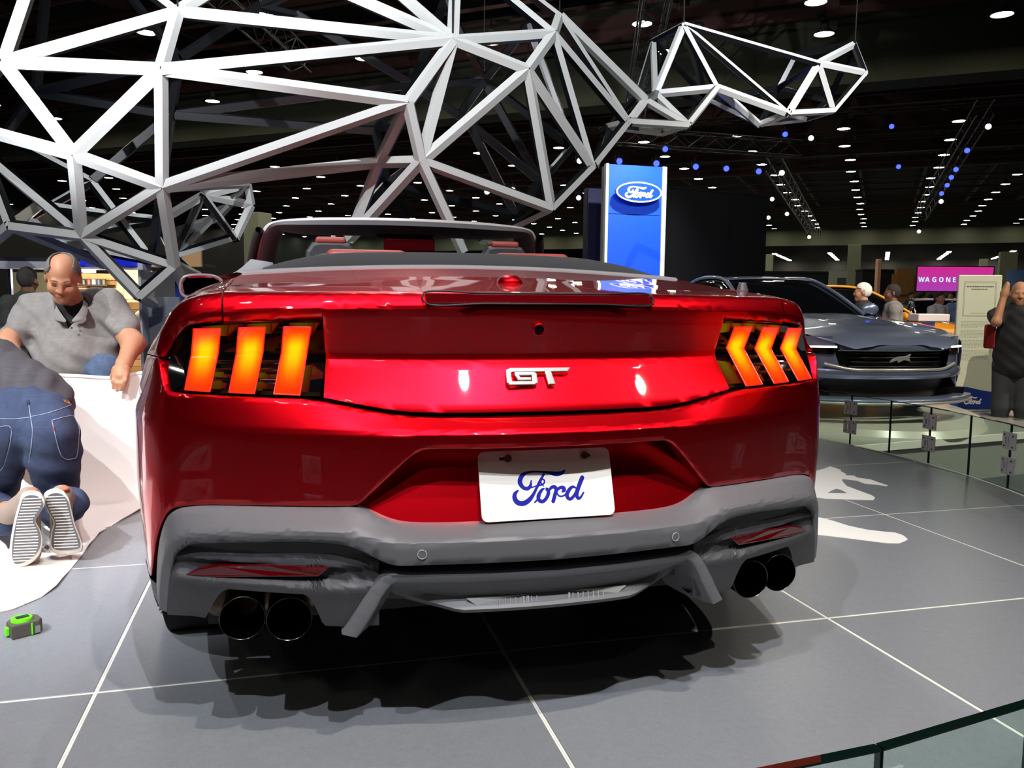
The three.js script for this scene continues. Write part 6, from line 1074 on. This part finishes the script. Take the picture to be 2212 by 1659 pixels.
// ---------------------------------------------------------------- shop booth at the left
{
  const O = at(175, 640, 11.2), turn = -YAW + 0.10, sh = thing('shop_booth', 'white shop booth with wooden walls, warm lights and a blue sign board', 'booth', [O.x, FLOOR_Y, O.z], turn);
  const X = u => (u - 175) / FOCAL * 11.2, Yv = v => O.y - FLOOR_Y + (640 - v) / FOCAL * 11.2, WT = mat(0xd8d8da, 0.5), NAVY = mat(0x10205c, 0.5);
  const bx = (n, u0, u1, v0, v1, z, dz, m, lab) => mesh(n, rbox(Math.abs(X(u1) - X(u0)), Math.abs(Yv(v0) - Yv(v1)), dz, 0.005, (X(u0) + X(u1)) / 2, (Yv(v0) + Yv(v1)) / 2, z), m, sh, lab);
  bx('fascia', -120, 320, 568, 583, 0.1, 0.35, WT); bx('roof_slab', -120, 380, 560, 568, -0.9, 2.3, mat(0x2a2c33, 0.7));
  bx('floor_slab', -120, 390, 838, 845, -0.9, 2.3, mat(0x3a3d44, 0.7));
  for (const u of [32, 302]) bx('post', u - 3, u + 3, 583, 840, 0.0, 0.06, NAVY);
  bx('back_frame', -120, 36, 583, 840, -1.95, 0.05, mat(0x6a6a55, 0.8));
  const WD = [0xd9ab72, 0xc99a62, 0xe0b681, 0xbf8f58].map(c => mat(c, 0.6));
  for (let i = 0; i < 14; i++) bx('plank', 38, 300, 584 + i * 18, 601 + i * 18, -1.9 + 0.004 * (i % 3), 0.05, WD[i % 4]);
  bx('end_wall', 300, 306, 583, 840, -0.9, 2.0, WT);
  bx('side_panel', 306, 372, 640, 845, -0.2, 0.08, mat(0x9aa0a6, 0.5)); bx('side_panel', 345, 400, 590, 700, -0.6, 0.06, mat(0x0f2f86, 0.5)); 
  for (const u of [70, 150, 215, 275]) { const l = mesh('downlight', cyl(0.09, 0.09, 0.03, 16, X(u), Yv(584), -0.7), mat(0xffffff, 0.4, 0, { emissive: lin(1, 0.95, 0.82), emissiveIntensity: 6 }), sh); const s = new THREE.PointLight(0xfff0d8, 3.2, 0, 2); s.position.copy(V(X(u), Yv(584) - 0.1, -0.7).applyAxisAngle(V(0, 1, 0), turn).add(V(O.x, FLOOR_Y, O.z))); s.shadow.radius = 4; s.castShadow = true; s.name = 'downlight_beam'; scene.add(s); }
  // blue sign board leaning over the fascia
  const tex = canvasTexture(512, 160, (x, W, Hh) => { x.fillStyle = '#1a2bd0'; x.fillRect(0, 0, W, Hh); x.fillStyle = '#ffffff'; drawScript(x, 40, 28, 200, 0.01); x.font = 'italic bold 64px sans-serif'; x.fillText('Sho', 290, 96); });
  const g = new THREE.BoxGeometry(X(310) - X(196), Yv(534) - Yv(575), 0.05); mesh('sign_board', g.translate((X(196) + X(310)) / 2, (Yv(534) + Yv(575)) / 2, 0.30), mat(0xffffff, 0.4, 0, { map: tex, emissive: 0xffffff, emissiveMap: tex, emissiveIntensity: 0.5 }), sh, 'blue sign board with white script');
  bx('sign_bracket', 240, 262, 560, 580, 0.2, 0.2, NAVY);
  bx('wood_disc_sign', 372, 414, 520, 572, -0.4, 0.06, WD[0]);
  // shelves and display counter
  bx('shelf', 70, 140, 612, 616, -1.7, 0.35, mat(0x1c1a18, 0.6)); bx('counter', 215, 298, 652, 740, -0.9, 0.6, WD[3]); bx('counter', 40, 110, 690, 838, -1.2, 0.5, WD[1]);
  bx('rail', 215, 298, 668, 670, -0.5, 0.02, M.black);
  const world = (u, v, z) => V(X(u), Yv(v), z).applyAxisAngle(V(0, 1, 0), turn).add(V(O.x, FLOOR_Y, O.z));
  // clothing and goods: things of their own
  const hoodie = (u, v, z, c, label, s = 1) => { const p = world(u, v, z), o = thing('hooded_top', label, 'clothing', [p.x, p.y, p.z], turn); const q = (x, y, zz) => V(x * s, y * s, zz * s); mesh('garment', weave(fieldMesh([[q(-0.14, 0.18, 0), q(0.14, 0.18, 0), 0.07, 0.07], [q(0, 0.15, 0), q(0, -0.22, 0), 0.14, 0.15], [q(-0.17, 0.15, 0), q(-0.23, -0.2, 0), 0.06, 0.05], [q(0.17, 0.15, 0), q(0.23, -0.2, 0), 0.06, 0.05]], 0.025, 0.04), c, c), CLOTH, o); mesh('hood', new THREE.TorusGeometry(0.07, 0.035, 8, 16).rotateX(1.2).translate(0, 0.27 * s, 0), mat(c, 0.9), o); mesh('hanger', rod(V(0, 0.3 * s, 0), V(0, 0.42 * s, 0), 0.006, 5), M.black, o); };
  hoodie(216, 615, -1.3, 0x74745a, 'olive hooded top hanging in the shop booth behind the crouching man');
  hoodie(222, 700, -0.45, 0x3f4238, 'dark green hooded top on the low shop rail', 0.62); hoodie(253, 701, -0.1, 0x565847, 'grey-green hooded top on the low shop rail', 0.62); hoodie(286, 703, -0.45, 0x8c8c7a, 'pale khaki hooded top on the low shop rail', 0.62);
  const capG = merge([new THREE.SphereGeometry(0.08, 16, 8, 0, 6.3, 0, 1.6), cyl(0.07, 0.07, 0.012, 16).scale(1, 1, 1.2).translate(0, 0.005, 0.07)]);
  for (const [u, v, c, n] of [[229, 648, 0xc9553c, 'rust red cap on the shop counter'], [259, 646, 0xe7cfc6, 'pale pink cap on the shop counter'], [288, 648, 0xf0ece4, 'white cap on the shop counter']]) { const p = world(u, v, -0.85); tag(mesh('cap', capG.clone().rotateY(turn).translate(p.x, p.y, p.z), mat(c, 0.9)), n, 'cap', 'caps on the shop counter'); }
  for (let i = 0; i < 5; i++) { const p = world(78 + i * 12, 607, -1.65); tag(mesh('can', new THREE.LatheGeometry([[0.001, 0], [0.032, 0], [0.035, 0.01], [0.035, 0.1], [0.028, 0.115], [0.001, 0.115]].map(q => new THREE.Vector2(...q)), 12).translate(p.x, p.y - 0.06, p.z), mat([0x30403a, 0x7a3a30, 0x9a9a92, 0x3a4a6a, 0x58502a][i], 0.4)), `${['dark green', 'brick red', 'silver', 'slate blue', 'olive'][i]} can on the black shop shelf`, 'can', 'goods on the shop shelf'); }
}

renderer.render(scene, camera);
